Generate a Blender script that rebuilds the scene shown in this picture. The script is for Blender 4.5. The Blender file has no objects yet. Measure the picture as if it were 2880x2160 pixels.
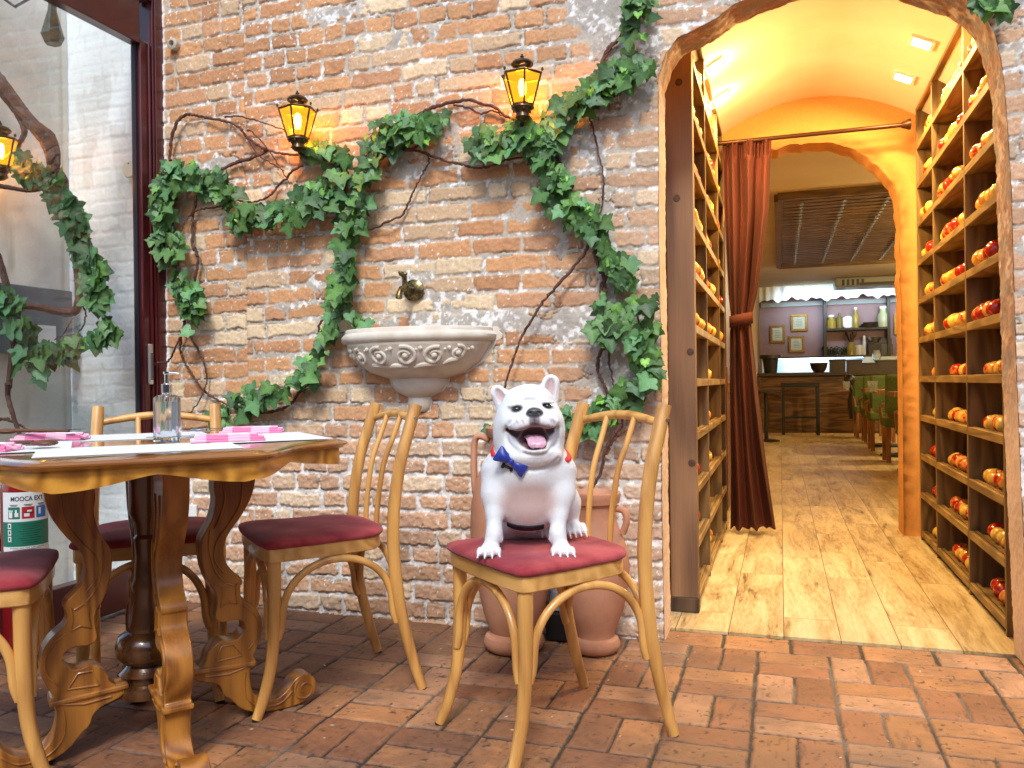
import bpy, math, random
import numpy as np
from mathutils import Vector, Matrix
PI = math.pi
S = bpy.context.scene
# ---------------------------------------------------------------- camera
YAW = math.radians(18.17); RHO = .0133
CAM = np.array([0, -3.04, .96]); FPX = 2300.
f0 = np.array([-math.sin(YAW), math.cos(YAW), 0]); r0 = np.array([math.cos(YAW), math.sin(YAW), 0]); u0 = np.array([0, 0, 1.])
rr = r0*math.cos(RHO) - u0*math.sin(RHO); uu = r0*math.sin(RHO) + u0*math.cos(RHO)
cam = bpy.data.cameras.new("camera"); co = bpy.data.objects.new("camera", cam); S.collection.objects.link(co)
co.matrix_world = Matrix(((rr[0], uu[0], -f0[0], CAM[0]), (rr[1], uu[1], -f0[1], CAM[1]), (rr[2], uu[2], -f0[2], CAM[2]), (0, 0, 0, 1)))
cam.sensor_width = 36; cam.lens = 36*FPX/2880; cam.shift_y = -2/2880
cam.clip_start = .05; cam.clip_end = 400
S.camera = co
# ---------------------------------------------------------------- light
SUN_EL, SUN_AZ = math.radians(48), math.radians(165)      # high soft light falling into the courtyard from behind the camera
W = bpy.data.worlds.new("World"); S.world = W; W.use_nodes = True
nt = W.node_tree; bg = nt.nodes['Background']
sky = nt.nodes.new('ShaderNodeTexSky'); sky.sky_type = 'NISHITA'; sky.sun_disc = False
sky.sun_elevation = SUN_EL; sky.sun_rotation = SUN_AZ; sky.air_density = 1.0; sky.dust_density = 1.5; sky.ozone_density = 1.0
nt.links.new(sky.outputs[0], bg.inputs[0]); bg.inputs[1].default_value = .145
sl = bpy.data.lights.new("sun", 'SUN'); sl.energy = 1.3; sl.angle = math.radians(12); sl.color = (1, .98, .95)
so = bpy.data.objects.new("sun", sl); S.collection.objects.link(so)
sd = Vector((math.sin(SUN_AZ)*math.cos(SUN_EL), math.cos(SUN_AZ)*math.cos(SUN_EL), math.sin(SUN_EL)))
so.rotation_euler = sd.to_track_quat('Z', 'Y').to_euler(); so.location = (0, -4, 8)
S.view_settings.view_transform = 'Standard'; S.view_settings.look = 'None'; S.view_settings.gamma = 1
S.view_settings.exposure = .9
S.render.engine = 'CYCLES'
S.cycles.max_bounces = 7; S.cycles.diffuse_bounces = 4; S.cycles.glossy_bounces = 4; S.cycles.transmission_bounces = 6
S.cycles.transparent_max_bounces = 12; S.cycles.use_denoising = True; S.cycles.sample_clamp_indirect = 6

# ---------------------------------------------------------------- helpers
def ray(px, py): return f0 + rr*(px-1440)/FPX - uu*(py-1078)/FPX
def ony(px, py, Y=0.): d = ray(px, py); return CAM + d*(Y-CAM[1])/d[1]
def onx(px, py, X): d = ray(px, py); return CAM + d*(X-CAM[0])/d[0]
def onz(px, py, Z=0.): d = ray(px, py); return CAM + d*(Z-CAM[2])/d[2]
def ond(px, py, D): return CAM + ray(px, py)*D
rnd = random.Random(7)

def tag(o, label=None, cat=None, group=None, kind=None):
    if label: o['label'] = label
    if cat: o['category'] = cat
    if group: o['group'] = group
    if kind: o['kind'] = kind
    return o
def empty(name, loc, rz=0, label=None, cat=None, group=None):
    o = bpy.data.objects.new(name, None); S.collection.objects.link(o); o.location = loc; o.rotation_euler = (0, 0, rz)
    o.empty_display_size = .1
    return tag(o, label, cat, group)

class MB:
    """collects shapes, builds ONE mesh object"""
    def __init__(s): s.v = []; s.f = []; s.m = []; s.n = 0
    def add(s, V, F, mi=0):
        V = np.asarray(V, float).reshape(-1, 3); b = s.n
        s.v.append(V); s.n += len(V)
        s.f += [[i+b for i in f] for f in F]; s.m += [mi]*len(F); return s
    def box(s, c, d, rz=0, mi=0, R=None):
        x, y, z = [q/2 for q in d]
        V = np.array([(a*x, b*y, e*z) for a in (-1, 1) for b in (-1, 1) for e in (-1, 1)])
        if R is None: cs, sn = math.cos(rz), math.sin(rz); R = np.array([[cs, -sn, 0], [sn, cs, 0], [0, 0, 1]])
        V = V@np.asarray(R).T + np.array(c)
        return s.add(V, [(0, 1, 3, 2), (4, 6, 7, 5), (0, 4, 5, 1), (2, 3, 7, 6), (0, 2, 6, 4), (1, 5, 7, 3)], mi)
    def tube(s, P, r, n=10, cap=True, mi=0, flat=1.):
        P = [np.array(p, float) for p in P]; N = len(P)
        R = [r]*N if np.isscalar(r) else list(r)
        V = []; F = []; up = None
        for i in range(N):
            t = P[min(i+1, N-1)] - P[max(i-1, 0)]; t = t/(np.linalg.norm(t)+1e-9)
            if up is None:
                a = np.array([0, 0, 1.]) if abs(t[2]) < .9 else np.array([1., 0, 0]); up = np.cross(t, a)
            up = up - t*(up@t); up /= np.linalg.norm(up)+1e-9; w = np.cross(t, up)
            for k in range(n):
                an = 2*PI*k/n; V.append(P[i] + R[i]*(math.cos(an)*up + flat*math.sin(an)*w))
        for i in range(N-1):
            for k in range(n):
                a = i*n+k; b = i*n+(k+1) % n; F.append((a, b, b+n, a+n))
        if cap: F.append(tuple(range(n))[::-1]); F.append(tuple((N-1)*n+k for k in range(n)))
        return s.add(V, F, mi)
    def lathe(s, prof, c=(0, 0, 0), n=32, mi=0, a0=0, a1=2*PI, sy=1., R=None):
        full = abs(a1-a0-2*PI) < 1e-6; m = n if full else n+1
        V = []; F = []
        for (r, z) in prof:
            for k in range(m):
                an = a0+(a1-a0)*k/n; V.append((r*math.cos(an), sy*r*math.sin(an), z))
        V = np.array(V)
        if R is not None: V = V@np.asarray(R).T
        V = V+np.array(c)
        for i in range(len(prof)-1):
            for k in range(n):
                a = i*m+k; b = i*m+((k+1) % m); F.append((a, b, b+m, a+m))
        if full:
            if prof[0][0] > 1e-4: F.append(tuple(range(m))[::-1])
            if prof[-1][0] > 1e-4: F.append(tuple((len(prof)-1)*m+k for k in range(m)))
        return s.add(V, F, mi)
    def ball(s, c, r, n=12, mi=0, R=None):
        r = np.array([r]*3 if np.isscalar(r) else r, float)
        V = []; F = []; h = n//2
        for i in range(h+1):
            th = PI*i/h
            for k in range(n): ph = 2*PI*k/n; V.append((math.sin(th)*math.cos(ph), math.sin(th)*math.sin(ph), math.cos(th)))
        V = np.array(V)*r
        if R is not None: V = V@np.asarray(R).T
        for i in range(h):
            for k in range(n): a = i*n+k; b = i*n+(k+1) % n; F.append((a, a+n, b+n, b))
        return s.add(V+np.array(c), F, mi)
    def prism(s, P, h, o=(0, 0, 0), X=(1, 0, 0), Y=(0, 1, 0), Z=(0, 0, 1), mi=0, z0=0.):
        """polygon P (x,y) along X,Y, extruded h along Z"""
        X, Y, Z, o = [np.array(q, float) for q in (X, Y, Z, o)]
        N = len(P); V = [o+X*p[0]+Y*p[1]+Z*z0 for p in P]+[o+X*p[0]+Y*p[1]+Z*(z0+h) for p in P]
        F = [tuple(range(N))[::-1], tuple(range(N, 2*N))]+[(i, (i+1) % N, (i+1) % N+N, i+N) for i in range(N)]
        return s.add(V, F, mi)
    def build(s, name, mats, parent=None, smooth=True, bevel=0, seg=2, sub=0, ang=40, loc=None, solid=0):
        me = bpy.data.meshes.new(name); V = np.concatenate(s.v)
        me.from_pydata(V.tolist(), [], s.f)
        mats = mats if isinstance(mats, (list, tuple)) else [mats]
        for m in mats: me.materials.append(m)
        if len(mats) > 1: me.polygons.foreach_set('material_index', s.m)
        import bmesh
        b = bmesh.new(); b.from_mesh(me); bmesh.ops.remove_doubles(b, verts=b.verts, dist=1e-6)
        bmesh.ops.recalc_face_normals(b, faces=b.faces); b.to_mesh(me); b.free()
        if smooth:
            me.polygons.foreach_set('use_smooth', [True]*len(me.polygons)); me.set_sharp_from_angle(angle=math.radians(ang))
        o = bpy.data.objects.new(name, me); S.collection.objects.link(o)
        if parent is not None: o.parent = parent
        if loc is not None: o.location = loc
        if bevel:
            md = o.modifiers.new('bevel', 'BEVEL'); md.width = bevel; md.segments = seg; md.limit_method = 'ANGLE'; md.angle_limit = math.radians(35)
        if sub: md = o.modifiers.new('sub', 'SUBSURF'); md.levels = sub; md.render_levels = sub
        return o

def copy_tree(o, parent=None, loc=None, rz=None):
    c = o.copy(); S.collection.objects.link(c)
    if parent is not None: c.parent = parent
    if loc is not None: c.location = loc
    if rz is not None: c.rotation_euler = (0, 0, rz)
    for ch in list(o.children): copy_tree(ch, c)
    return c
def catmull(P, k=8):
    P = [np.array(p, float) for p in P]
    if len(P) < 3: return P
    Q = [2*P[0]-P[1]]+P+[2*P[-1]-P[-2]]; out = []
    for i in range(1, len(Q)-2):
        a, b, c, d = Q[i-1:i+3]
        for j in range(k):
            t = j/k; out.append(.5*((2*b)+(c-a)*t+(2*a-5*b+4*c-d)*t*t+(3*b-a-3*c+d)*t**3))
    out.append(P[-1]); return out

# ---------------------------------------------------------------- numpy noise
def vnoise(x, y, sc, seed):
    rs = np.random.RandomState(seed); G = rs.rand(256, 256)
    x = np.asarray(x)/sc+37.3; y = np.asarray(y)/sc+91.7
    xi = np.floor(x).astype(int); yi = np.floor(y).astype(int); fx = x-xi; fy = y-yi
    fx = fx*fx*(3-2*fx); fy = fy*fy*(3-2*fy)
    g = lambda a, b: G[a % 256, b % 256]
    return (g(xi, yi)*(1-fx)+g(xi+1, yi)*fx)*(1-fy)+(g(xi, yi+1)*(1-fx)+g(xi+1, yi+1)*fx)*fy
def fbm(x, y, sc, seed, o=4):
    s = 0; a = .5; t = 0
    for i in range(o): s = s+a*vnoise(x, y, sc/2**i, seed+i*13); t += a; a *= .55
    return s/t
def sst(a, b, x): t = np.clip((x-a)/(b-a), 0, 1); return t*t*(3-2*t)
def H1(i, j, seed=0):
    v = np.sin(np.asarray(i)*127.1+np.asarray(j)*311.7+seed*74.7)*43758.5453
    return v-np.floor(v)

# ---------------------------------------------------------------- materials
def srgb(c):
    """'rrggbb' or (r,g,b) 0..255 -> linear"""
    if isinstance(c, str): c = [int(c[i:i+2], 16) for i in (0, 2, 4)]
    return tuple((x/255/12.92 if x <= 10 else ((x/255+.055)/1.055)**2.4) for x in c)
def newmat(name):
    m = bpy.data.materials.new(name); m.use_nodes = True; nt = m.node_tree
    return m, nt, nt.nodes['Principled BSDF'], nt.nodes.new, nt.links.new
def ramp(nt, fac, stops):
    r = nt.nodes.new('ShaderNodeValToRGB'); e = r.color_ramp.elements
    while len(e) < len(stops): e.new(.5)
    for q, (p, c) in zip(e, stops): q.position = p; q.color = (*c[:3], 1)
    nt.links.new(fac, r.inputs[0]); return r.outputs[0]
def coords(nt, kind='Object', scale=(1, 1, 1), rot=(0, 0, 0)):
    t = nt.nodes.new('ShaderNodeTexCoord'); m = nt.nodes.new('ShaderNodeMapping')
    nt.links.new(t.outputs[kind], m.inputs[0]); m.inputs['Scale'].default_value = scale; m.inputs['Rotation'].default_value = rot
    return m.outputs[0]
def noise(nt, vec, sc, det=4, rough=.55, dist=0):
    n = nt.nodes.new('ShaderNodeTexNoise'); n.inputs['Scale'].default_value = sc; n.inputs['Detail'].default_value = det
    n.inputs['Roughness'].default_value = rough; n.inputs['Distortion'].default_value = dist
    nt.links.new(vec, n.inputs['Vector']); return n.outputs['Fac']
def bump(nt, b, h, strength, dist=.01):
    n = nt.nodes.new('ShaderNodeBump'); n.inputs['Strength'].default_value = strength; n.inputs['Distance'].default_value = dist
    nt.links.new(h, n.inputs['Height']); nt.links.new(n.outputs[0], b.inputs['Normal'])
def M(name, c1, c2=None, sc=20, rough=.5, bs=0, bsc=60, bd=.003, met=0, coat=0, det=4, lo=.35, hi=.65, emis=None, es=0, spec=.5, kind='Object', stretch=(1, 1, 1), sheen=0):
    m, nt, b, N, L = newmat(name)
    v = coords(nt, kind, stretch)
    if c2 is not None: L(ramp(nt, noise(nt, v, sc, det), [(lo, c1), (hi, c2)]), b.inputs['Base Color'])
    else: b.inputs['Base Color'].default_value = (*c1, 1)
    b.inputs['Roughness'].default_value = rough; b.inputs['Metallic'].default_value = met
    b.inputs['Coat Weight'].default_value = coat; b.inputs['Coat Roughness'].default_value = .08
    b.inputs['Specular IOR Level'].default_value = spec; b.inputs['Sheen Weight'].default_value = sheen
    if bs: bump(nt, b, noise(nt, v, bsc, 4), bs, bd)
    if emis: b.inputs['Emission Color'].default_value = (*emis, 1); b.inputs['Emission Strength'].default_value = es
    return m
def woodmat(name, light, dark, axis=0, sc=9, dist=3.5, rough=.4, coat=0, fine=1., rings=False, lo=.3, hi=.75, kind='Object', K=None, con=.55):
    """growth-ring grain: contour lines of a noise stretched along the given axis"""
    m, nt, b, N, L = newmat(name)
    st = [1, 1, 1]; st[axis] = .16
    n0 = noise(nt, coords(nt, kind, tuple(st)), sc*.55, 2, .45)
    m1 = N('ShaderNodeMath'); m1.operation = 'MULTIPLY'; L(n0, m1.inputs[0]); m1.inputs[1].default_value = K or 26+dist*4
    m2 = N('ShaderNodeMath'); m2.operation = 'SINE'; L(m1.outputs[0], m2.inputs[0])
    m3 = N('ShaderNodeMath'); m3.operation = 'MULTIPLY_ADD'; L(m2.outputs[0], m3.inputs[0]); m3.inputs[1].default_value = .5; m3.inputs[2].default_value = .5
    st2 = [1, 1, 1]; st2[axis] = .035
    n2 = noise(nt, coords(nt, kind, tuple(st2)), 160*fine, 3); n3 = noise(nt, coords(nt, kind, tuple(st)), 7, 3)
    mx = N('ShaderNodeMix'); mx.data_type = 'FLOAT'; mx.inputs[0].default_value = 1-con; L(m3.outputs[0], mx.inputs[2]); L(n2, mx.inputs[3])
    my = N('ShaderNodeMix'); my.data_type = 'FLOAT'; my.inputs[0].default_value = .35; L(mx.outputs[0], my.inputs[2]); L(n3, my.inputs[3])
    mid = tuple((p+q)/2 for p, q in zip(light, dark))
    L(ramp(nt, my.outputs[0], [(lo, dark), ((lo+hi)/2, mid), (hi, light)]), b.inputs['Base Color'])
    b.inputs['Roughness'].default_value = rough; b.inputs['Coat Weight'].default_value = coat; b.inputs['Coat Roughness'].default_value = .1
    bump(nt, b, n2, .08, .0012)
    return m
def vcolmat(name, rough=.8, fsc=350, famt=.35, bs=.5, bd=.002, rough2=None, spec=.4, bsc=None, mid=60):
    """per-vertex albedo 'Col' times fine procedural grain"""
    m, nt, b, N, L = newmat(name)
    a = N('ShaderNodeAttribute'); a.attribute_name = 'Col'
    v = coords(nt, 'Object')
    n1 = noise(nt, v, fsc, 5, .65); n2 = noise(nt, v, mid, 4, .6)
    mx = N('ShaderNodeMix'); mx.data_type = 'FLOAT'; mx.inputs[0].default_value = .5; L(n1, mx.inputs[2]); L(n2, mx.inputs[3])
    r = ramp(nt, mx.outputs[0], [(.3, (1-famt,)*3), (.5, (1, 1, 1)), (.7, (1+famt*.8,)*3)])
    mu = N('ShaderNodeMix'); mu.data_type = 'RGBA'; mu.blend_type = 'MULTIPLY'; mu.inputs[0].default_value = 1
    L(a.outputs['Color'], mu.inputs[6]); L(r, mu.inputs[7]); L(mu.outputs[2], b.inputs['Base Color'])
    b.inputs['Specular IOR Level'].default_value = spec
    if rough2 is not None:
        rr_ = N('ShaderNodeMapRange'); rr_.inputs[1].default_value = .35; rr_.inputs[2].default_value = .65
        rr_.inputs[3].default_value = rough; rr_.inputs[4].default_value = rough2; L(n2, rr_.inputs[0]); L(rr_.outputs[0], b.inputs['Roughness'])
    else: b.inputs['Roughness'].default_value = rough
    bump(nt, b, mx.outputs[0], bs, bd)
    return m
def grid_obj(name, X, Y, P, col, mat, mask=None, parent=None):
    """P: (ny,nx,3) points; col: (ny,nx,3); mask: faces to keep"""
    ny, nx = P.shape[:2]; idx = np.arange(ny*nx).reshape(ny, nx)
    q = np.stack([idx[:-1, :-1], idx[:-1, 1:], idx[1:, 1:], idx[1:, :-1]], -1).reshape(-1, 4)
    if mask is not None: q = q[mask.reshape(-1)]
    used = np.zeros(ny*nx, bool); used[q.ravel()] = True
    re = np.cumsum(used)-1; q = re[q]; V = P.reshape(-1, 3)[used]; cc = col.reshape(-1, 3)[used]
    return raw_mesh(name, V, q, cc, mat, parent)
def raw_mesh(name, V, Q, cc, mat, parent=None, tri=False):
    me = bpy.data.meshes.new(name); k = Q.shape[1]
    me.vertices.add(len(V)); me.vertices.foreach_set('co', np.ascontiguousarray(V, dtype=np.float32).ravel())
    me.loops.add(Q.size); me.loops.foreach_set('vertex_index', np.ascontiguousarray(Q, dtype=np.int32).ravel())
    me.polygons.add(len(Q)); me.polygons.foreach_set('loop_start', np.arange(0, Q.size, k, dtype=np.int32))
    me.polygons.foreach_set('loop_total', np.full(len(Q), k, dtype=np.int32)) if bpy.app.version < (4, 0) else None
    me.polygons.foreach_set('use_smooth', np.ones(len(Q), bool))
    me.update(calc_edges=True); me.validate()
    if cc is not None:
        at = me.color_attributes.new('Col', 'FLOAT_COLOR', 'POINT')
        at.data.foreach_set('color', np.concatenate([cc, np.ones((len(cc), 1))], 1).astype(np.float32).ravel())
    ms = mat if isinstance(mat, (list, tuple)) else [mat]
    for m in ms: me.materials.append(m)
    o = bpy.data.objects.new(name, me); S.collection.objects.link(o)
    if parent is not None: o.parent = parent
    return o
# ================================================================ SETTING
# ---------------------------------------------------------------- old brick wall (height field with an arched doorway)
def axis(segs):
    out = []
    for a, b, st in segs: out.append(np.arange(a, b-1e-9, st))
    out.append([segs[-1][1]]); return np.concatenate(out)
# left side of the doorway and its ragged arch, as seen along the wall face
ARCH = [(-.420, 0), (-.422, .5), (-.417, 1.0), (-.421, 1.5), (-.416, 1.85), (-.415, 2.08), (-.385, 2.165), (-.343, 2.215), (-.271, 2.242), (-.203, 2.268), (-.141, 2.308),
        (-.06, 2.335), (.05, 2.36), (.16, 2.372), (.28, 2.362), (.40, 2.325), (.50, 2.27), (.578, 2.225), (.635, 2.175), (.662, 2.128), (.682, 2.079), (.697, 2.0), (.708, 1.9), (.722, 1.6), (.730, 1.0), (.745, .4), (.757, 0)]
AR = np.array(ARCH)
def arch_z(x):
    i0 = 5
    return np.interp(x, AR[i0:23, 0], AR[i0:23, 1], left=-1, right=-1)
def in_open(x, z):
    xl = np.interp(z, AR[:6, 1], AR[:6, 0]); xr = np.interp(z, AR[::-1][:7, 1], AR[::-1][:7, 0])
    lower = (z < 2.0) & (x > xl) & (x < xr)
    up = (z >= 2.0) & (z < arch_z(x)) & (x > -.416) & (x < .70)
    return lower | up

def brick_field(x, z, seed=3, pale=False):
    """height (m) and albedo of the old brickwork at wall coordinates x,z"""
    wx = (fbm(x, z, .09, seed+1)-.5)*.020; wz = (fbm(x, z, .11, seed+2)-.5)*.016
    lowf = sst(.95, .6, z)
    left = (x < -2.215+wz*.5)
    X = x+wx; Z = z+wz+.010*np.sin(x*1.7+.6)
    pitch = .0728
    Z2 = np.where(left, Z+.026, Z)
    row = np.floor(Z2/pitch).astype(int); fz = Z2/pitch-row
    # brick lengths vary along each row
    off = H1(row, 3, seed)*1.7+np.where(left, .37, 0)
    L = .232; t = (X/L+off)
    # stretchers, every second or third one split into two headers
    col = np.floor(t).astype(int); fx = t-col
    jit = (H1(row, col, seed+5)-.5)*.22; jit2 = (H1(row, col+1, seed+5)-.5)*.22
    a = jit; b = 1+jit2
    over = fx < a; col = np.where(over, col-1, col); fx = np.where(over, fx+1, fx)
    jit = (H1(row, col, seed+5)-.5)*.22; jit2 = (H1(row, col+1, seed+5)-.5)*.22
    under = fx >= 1+jit2; col = np.where(under, col+1, col); fx = np.where(under, fx-1, fx)
    jit = (H1(row, col, seed+5)-.5)*.22; jit2 = (H1(row, col+1, seed+5)-.5)*.22
    w = 1+jit2-jit; u = (fx-jit)/w
    split = H1(row, col, seed+9) < .42
    half = np.where(split, np.floor(u*2), 0); u = np.where(split, u*2-half, u); Lb = np.where(split, w*L/2, w*L)
    bid = row*7919+col*2+half
    h1 = H1(bid, 1, seed); h2 = H1(bid, 2, seed); h3 = H1(bid, 3, seed); h4 = H1(bid, 4, seed)
    jw = np.where(left, .0045, .0055)+.003*h4+.0010*lowf; jh = np.where(left, .0050, .0062)+.0035*h3
    dx = np.minimum(u, 1-u)*Lb-jw; dz = np.minimum(fz, 1-fz)*pitch-jh
    rc = .004+.010*h2*h2
    d = np.where((dx < rc) & (dz < rc), rc-np.sqrt(np.clip(rc-dx, 0, None)**2+np.clip(rc-dz, 0, None)**2), np.minimum(dx, dz))
    ed = (fbm(x, z, .014, seed+21, 3)-.5)*.011+(fbm(x, z, .05, seed+22, 2)-.5)*.012+.0006
    d = d+ed
    # plaster / mortar smeared over the brick
    n = fbm(x, z, .30, seed+31); n2 = fbm(x, z, .07, seed+32)
    def blob(cx, cz, rx, rz, p=1.): return p*np.clip(1.25-np.sqrt(((x-cx)/rx)**2+((z-cz)/rz)**2), 0, 1)
    sm = .75*sst(.60, .72, n*.7+n2*.3)
    for q in [(-.62, 2.42, .16, .24, .9), (-.50, 2.15, .09, .22, .75), (-1.15, 1.205, .50, .055, 1.15), (-.72, 1.18, .34, .07, 1.15), (-.62, 1.35, .05, .35, .9), (-.8, 1.55, .05, .4, .7), (-.60, .98, .16, .22, .75), (-2.37, 1.955, .16, .05, 1.), (-1.75, 2.52, .3, .05, .8), (-1.45, 2.37, .3, .05, .75),
              (-2.0, 1.30, .09, .03, .8), (-1.5, 1.215, .3, .03, .8), (-2.2, 1.85, .08, .05, .6), (.86, 1.5, .12, 1.2, .5), (-1.95, .20, .4, .05, .5)]:
        sm = np.maximum(sm, blob(*q))
    sm = sm*.8+(fbm(x, z, .045, seed+41)-.5)*.9+.20*sst(-1.0, -.62, x)+.16*sst(-1.0, -.6, x)*sst(1.7, 2.1, z)
    d2 = d-np.clip(sm-.38, 0, 1)*.11
    bm = sst(-.0012, .0022, d2)
    # heights
    relief = .0034+.004*lowf
    tilt = (h1-.5)*.004+(h2-.5)*.006*(u-.5)
    rough = (fbm(x, z, .012, seed+51, 3)-.5)*(.0045+.005*lowf)+(fbm(x, z, .035, seed+52, 3)-.5)*(.004+.005*lowf)
    hb = relief*sst(-.001, .0038, d2)+tilt+rough
    hm = (fbm(x, z, .02, seed+61, 3)-.5)*.006+np.clip(sm, 0, 1)*.006-.002
    crack = sst(.0035, .0, np.abs(d2-.0005))*sst(.52, .64, fbm(x, z, .12, seed+71))
    h = hb*bm+hm*(1-bm)-crack*.006
    # colours
    c_or = np.array(srgb('c8966a')); c_dk = np.array(srgb('be8c64')); c_rd = np.array(srgb('c69670')); c_tan = np.array(srgb('dcc4a0')); c_br = np.array(srgb('c8aa88'))
    sel = h1[..., None]
    C = np.where(sel < .40, c_or, np.where(sel < .60, c_dk, np.where(sel < .72, c_rd, np.where(sel < .86, c_tan, c_br))))
    C = C*(.90+.24*h2[..., None])
    C = C*(1+.25*(fbm(x, z, .05, seed+81)-.5)[..., None])
    g = np.array(srgb('cbb39c'))                                   # older, duller bricks low down and near the doorway
    wl = np.clip(lowf*.42+sst(-1.0, -.5, x)*.45+.25*(fbm(x, z, .4, seed+82)-.5), 0, .8)[..., None]
    C = C*(1-wl)+g*(.82+.3*h2[..., None])*wl
    ms = fbm(x, z, .06, seed+91)
    mo = (np.array(srgb('bdb3a4'))*(1-.6*lowf[..., None])+np.array(srgb('d0cecb'))*.6*lowf[..., None])*(.84+.36*ms[..., None])
    sgrey = sst(.45, .8, sm)[..., None]*.5; mo = mo*(1-sgrey)+np.array(srgb('9c9a96'))*(.8+.4*ms[..., None])*sgrey
    wh = sst(.58, .66, fbm(x, z, .022, seed+95, 3)*.75+.25*fbm(x, z, .3, seed+96)+.10*lowf+.04*sst(-1.0, -.6, x))[..., None]    # lime left in the joints
    mo = mo*(1-wh)+np.array(srgb('e6e4e0'))*wh
    C = C*bm[..., None]+mo*(1-bm[..., None])
    sp = sst(.76, .79, fbm(x, z, .011, seed+97, 2)*.8+.2*fbm(x, z, .2, seed+98))[..., None]    # flecks of old whitewash
    C = C*(1-sp)+np.array(srgb('ece8e0'))*sp
    dk = (crack*.5)[..., None]; C = C*(1-dk)+.02*dk
    return h, C, bm

def build_wall():
    xs = axis([(-2.655, .80, .0045), (.80, 1.6, .02), (1.6, 4.0, .08)])
    zs = axis([(-.02, 2.80, .0045), (2.80, 3.6, .02)])
    X, Z = np.meshgrid(xs, zs)
    h, C, bm = brick_field(X, Z)
    edge = sst(-2.628, -2.640, X+(fbm(X, Z, .03, 5)-.5)*.014)[..., None]           # strip of white paint beside the door frame
    C = C*(1-edge)+np.array(srgb('efece6'))*edge
    # vertical butt joint of an older wall
    seam = sst(.005, .001, np.abs(X+2.215+(fbm(X*0, Z, .1, 8)-.5)*.012))*(Z > 1.0)
    h = h-seam*.007
    # peach plaster border round the doorway
    P = np.stack([X, -h, Z], -1)
    op = in_open(X, Z)
    fc = op[:-1, :-1] & op[1:, :-1] & op[:-1, 1:] & op[1:, 1:]
    # snap the rim vertices to the doorway curve
    dens = []
    for i in range(len(ARCH)-1):
        a, b = np.array(ARCH[i]), np.array(ARCH[i+1]); n = max(2, int(np.linalg.norm(b-a)/.004)); dens += [a+(b-a)*k/n for k in range(n)]
    dens = np.array(dens)
    rim = op & ~(np.pad(fc, ((1, 0), (1, 0))) & np.pad(fc, ((0, 1), (1, 0))) & np.pad(fc, ((1, 0), (0, 1))) & np.pad(fc, ((0, 1), (0, 1))))
    for iy, ix in zip(*np.nonzero(rim)):
        p = np.array([X[iy, ix], Z[iy, ix]]); q = dens[np.argmin(((dens-p)**2).sum(1))]
        P[iy, ix, 0] = q[0]; P[iy, ix, 2] = q[1]
    o = grid_obj('brick_wall', xs, zs, P, C, vcolmat('old_brick', .88, 420, .30, .55, .0022, mid=90), mask=~fc)
    tag(o, 'weathered orange brick wall with an arched doorway and patches of grey mortar', 'wall')
    # reveal of the doorway: ragged plaster over the thickness of the wall
    N = len(dens); K = 26; D = .175
    arc = np.concatenate([[0], np.cumsum(np.linalg.norm(np.diff(dens, axis=0), axis=1))])
    T = np.linspace(-.004, D, K)
    A, B = np.meshgrid(arc, T)
    nrm = np.gradient(dens, axis=0); nrm /= np.linalg.norm(nrm, axis=1)[:, None]; nx, nz = nrm[:, 1], -nrm[:, 0]   # into the opening
    up_ = sst(1.9, 2.1, A)*sst(4.75, 4.5, A)*.7+.3; rough = (fbm(A, B, .06, 301)-.5)*.018*up_+(fbm(A, B, .018, 302)-.5)*.005
    rough = rough*sst(-.004, .02, B)
    PX = dens[None, :, 0]+nx*(rough+.002); PZ = dens[None, :, 1]+nz*(rough+.002)
    Pp = np.stack([PX, B, PZ], -1)
    n = fbm(A, B, .09, 311)[..., None]
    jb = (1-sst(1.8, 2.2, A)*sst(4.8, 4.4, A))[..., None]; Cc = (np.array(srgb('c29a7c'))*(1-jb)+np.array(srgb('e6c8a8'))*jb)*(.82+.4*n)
    wt = sst(.56, .66, fbm(A, B, .05, 312))[..., None]; Cc = Cc*(1-wt)+np.array(srgb('e8cdb0'))*wt
    br = sst(.55, .62, fbm(A, B*2, .12, 313))[..., None]*(A[..., None] > 2.2)*(A[..., None] < 4.2); Cc = Cc*(1-br*.3)+np.array(srgb('a0643c'))*br*.3
    gy = sst(.52, .62, fbm(A*1.3, B*2, .07, 314))[..., None]*(1-jb); Cc = Cc*(1-gy*.7)+np.array(srgb('a89c8c'))*gy*.7
    g = grid_obj('doorway_reveal', arc, T, Pp, Cc, vcolmat('reveal_plaster', .9, 260, .2, .5, .002), parent=o)
    return o
wall = build_wall()

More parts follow.
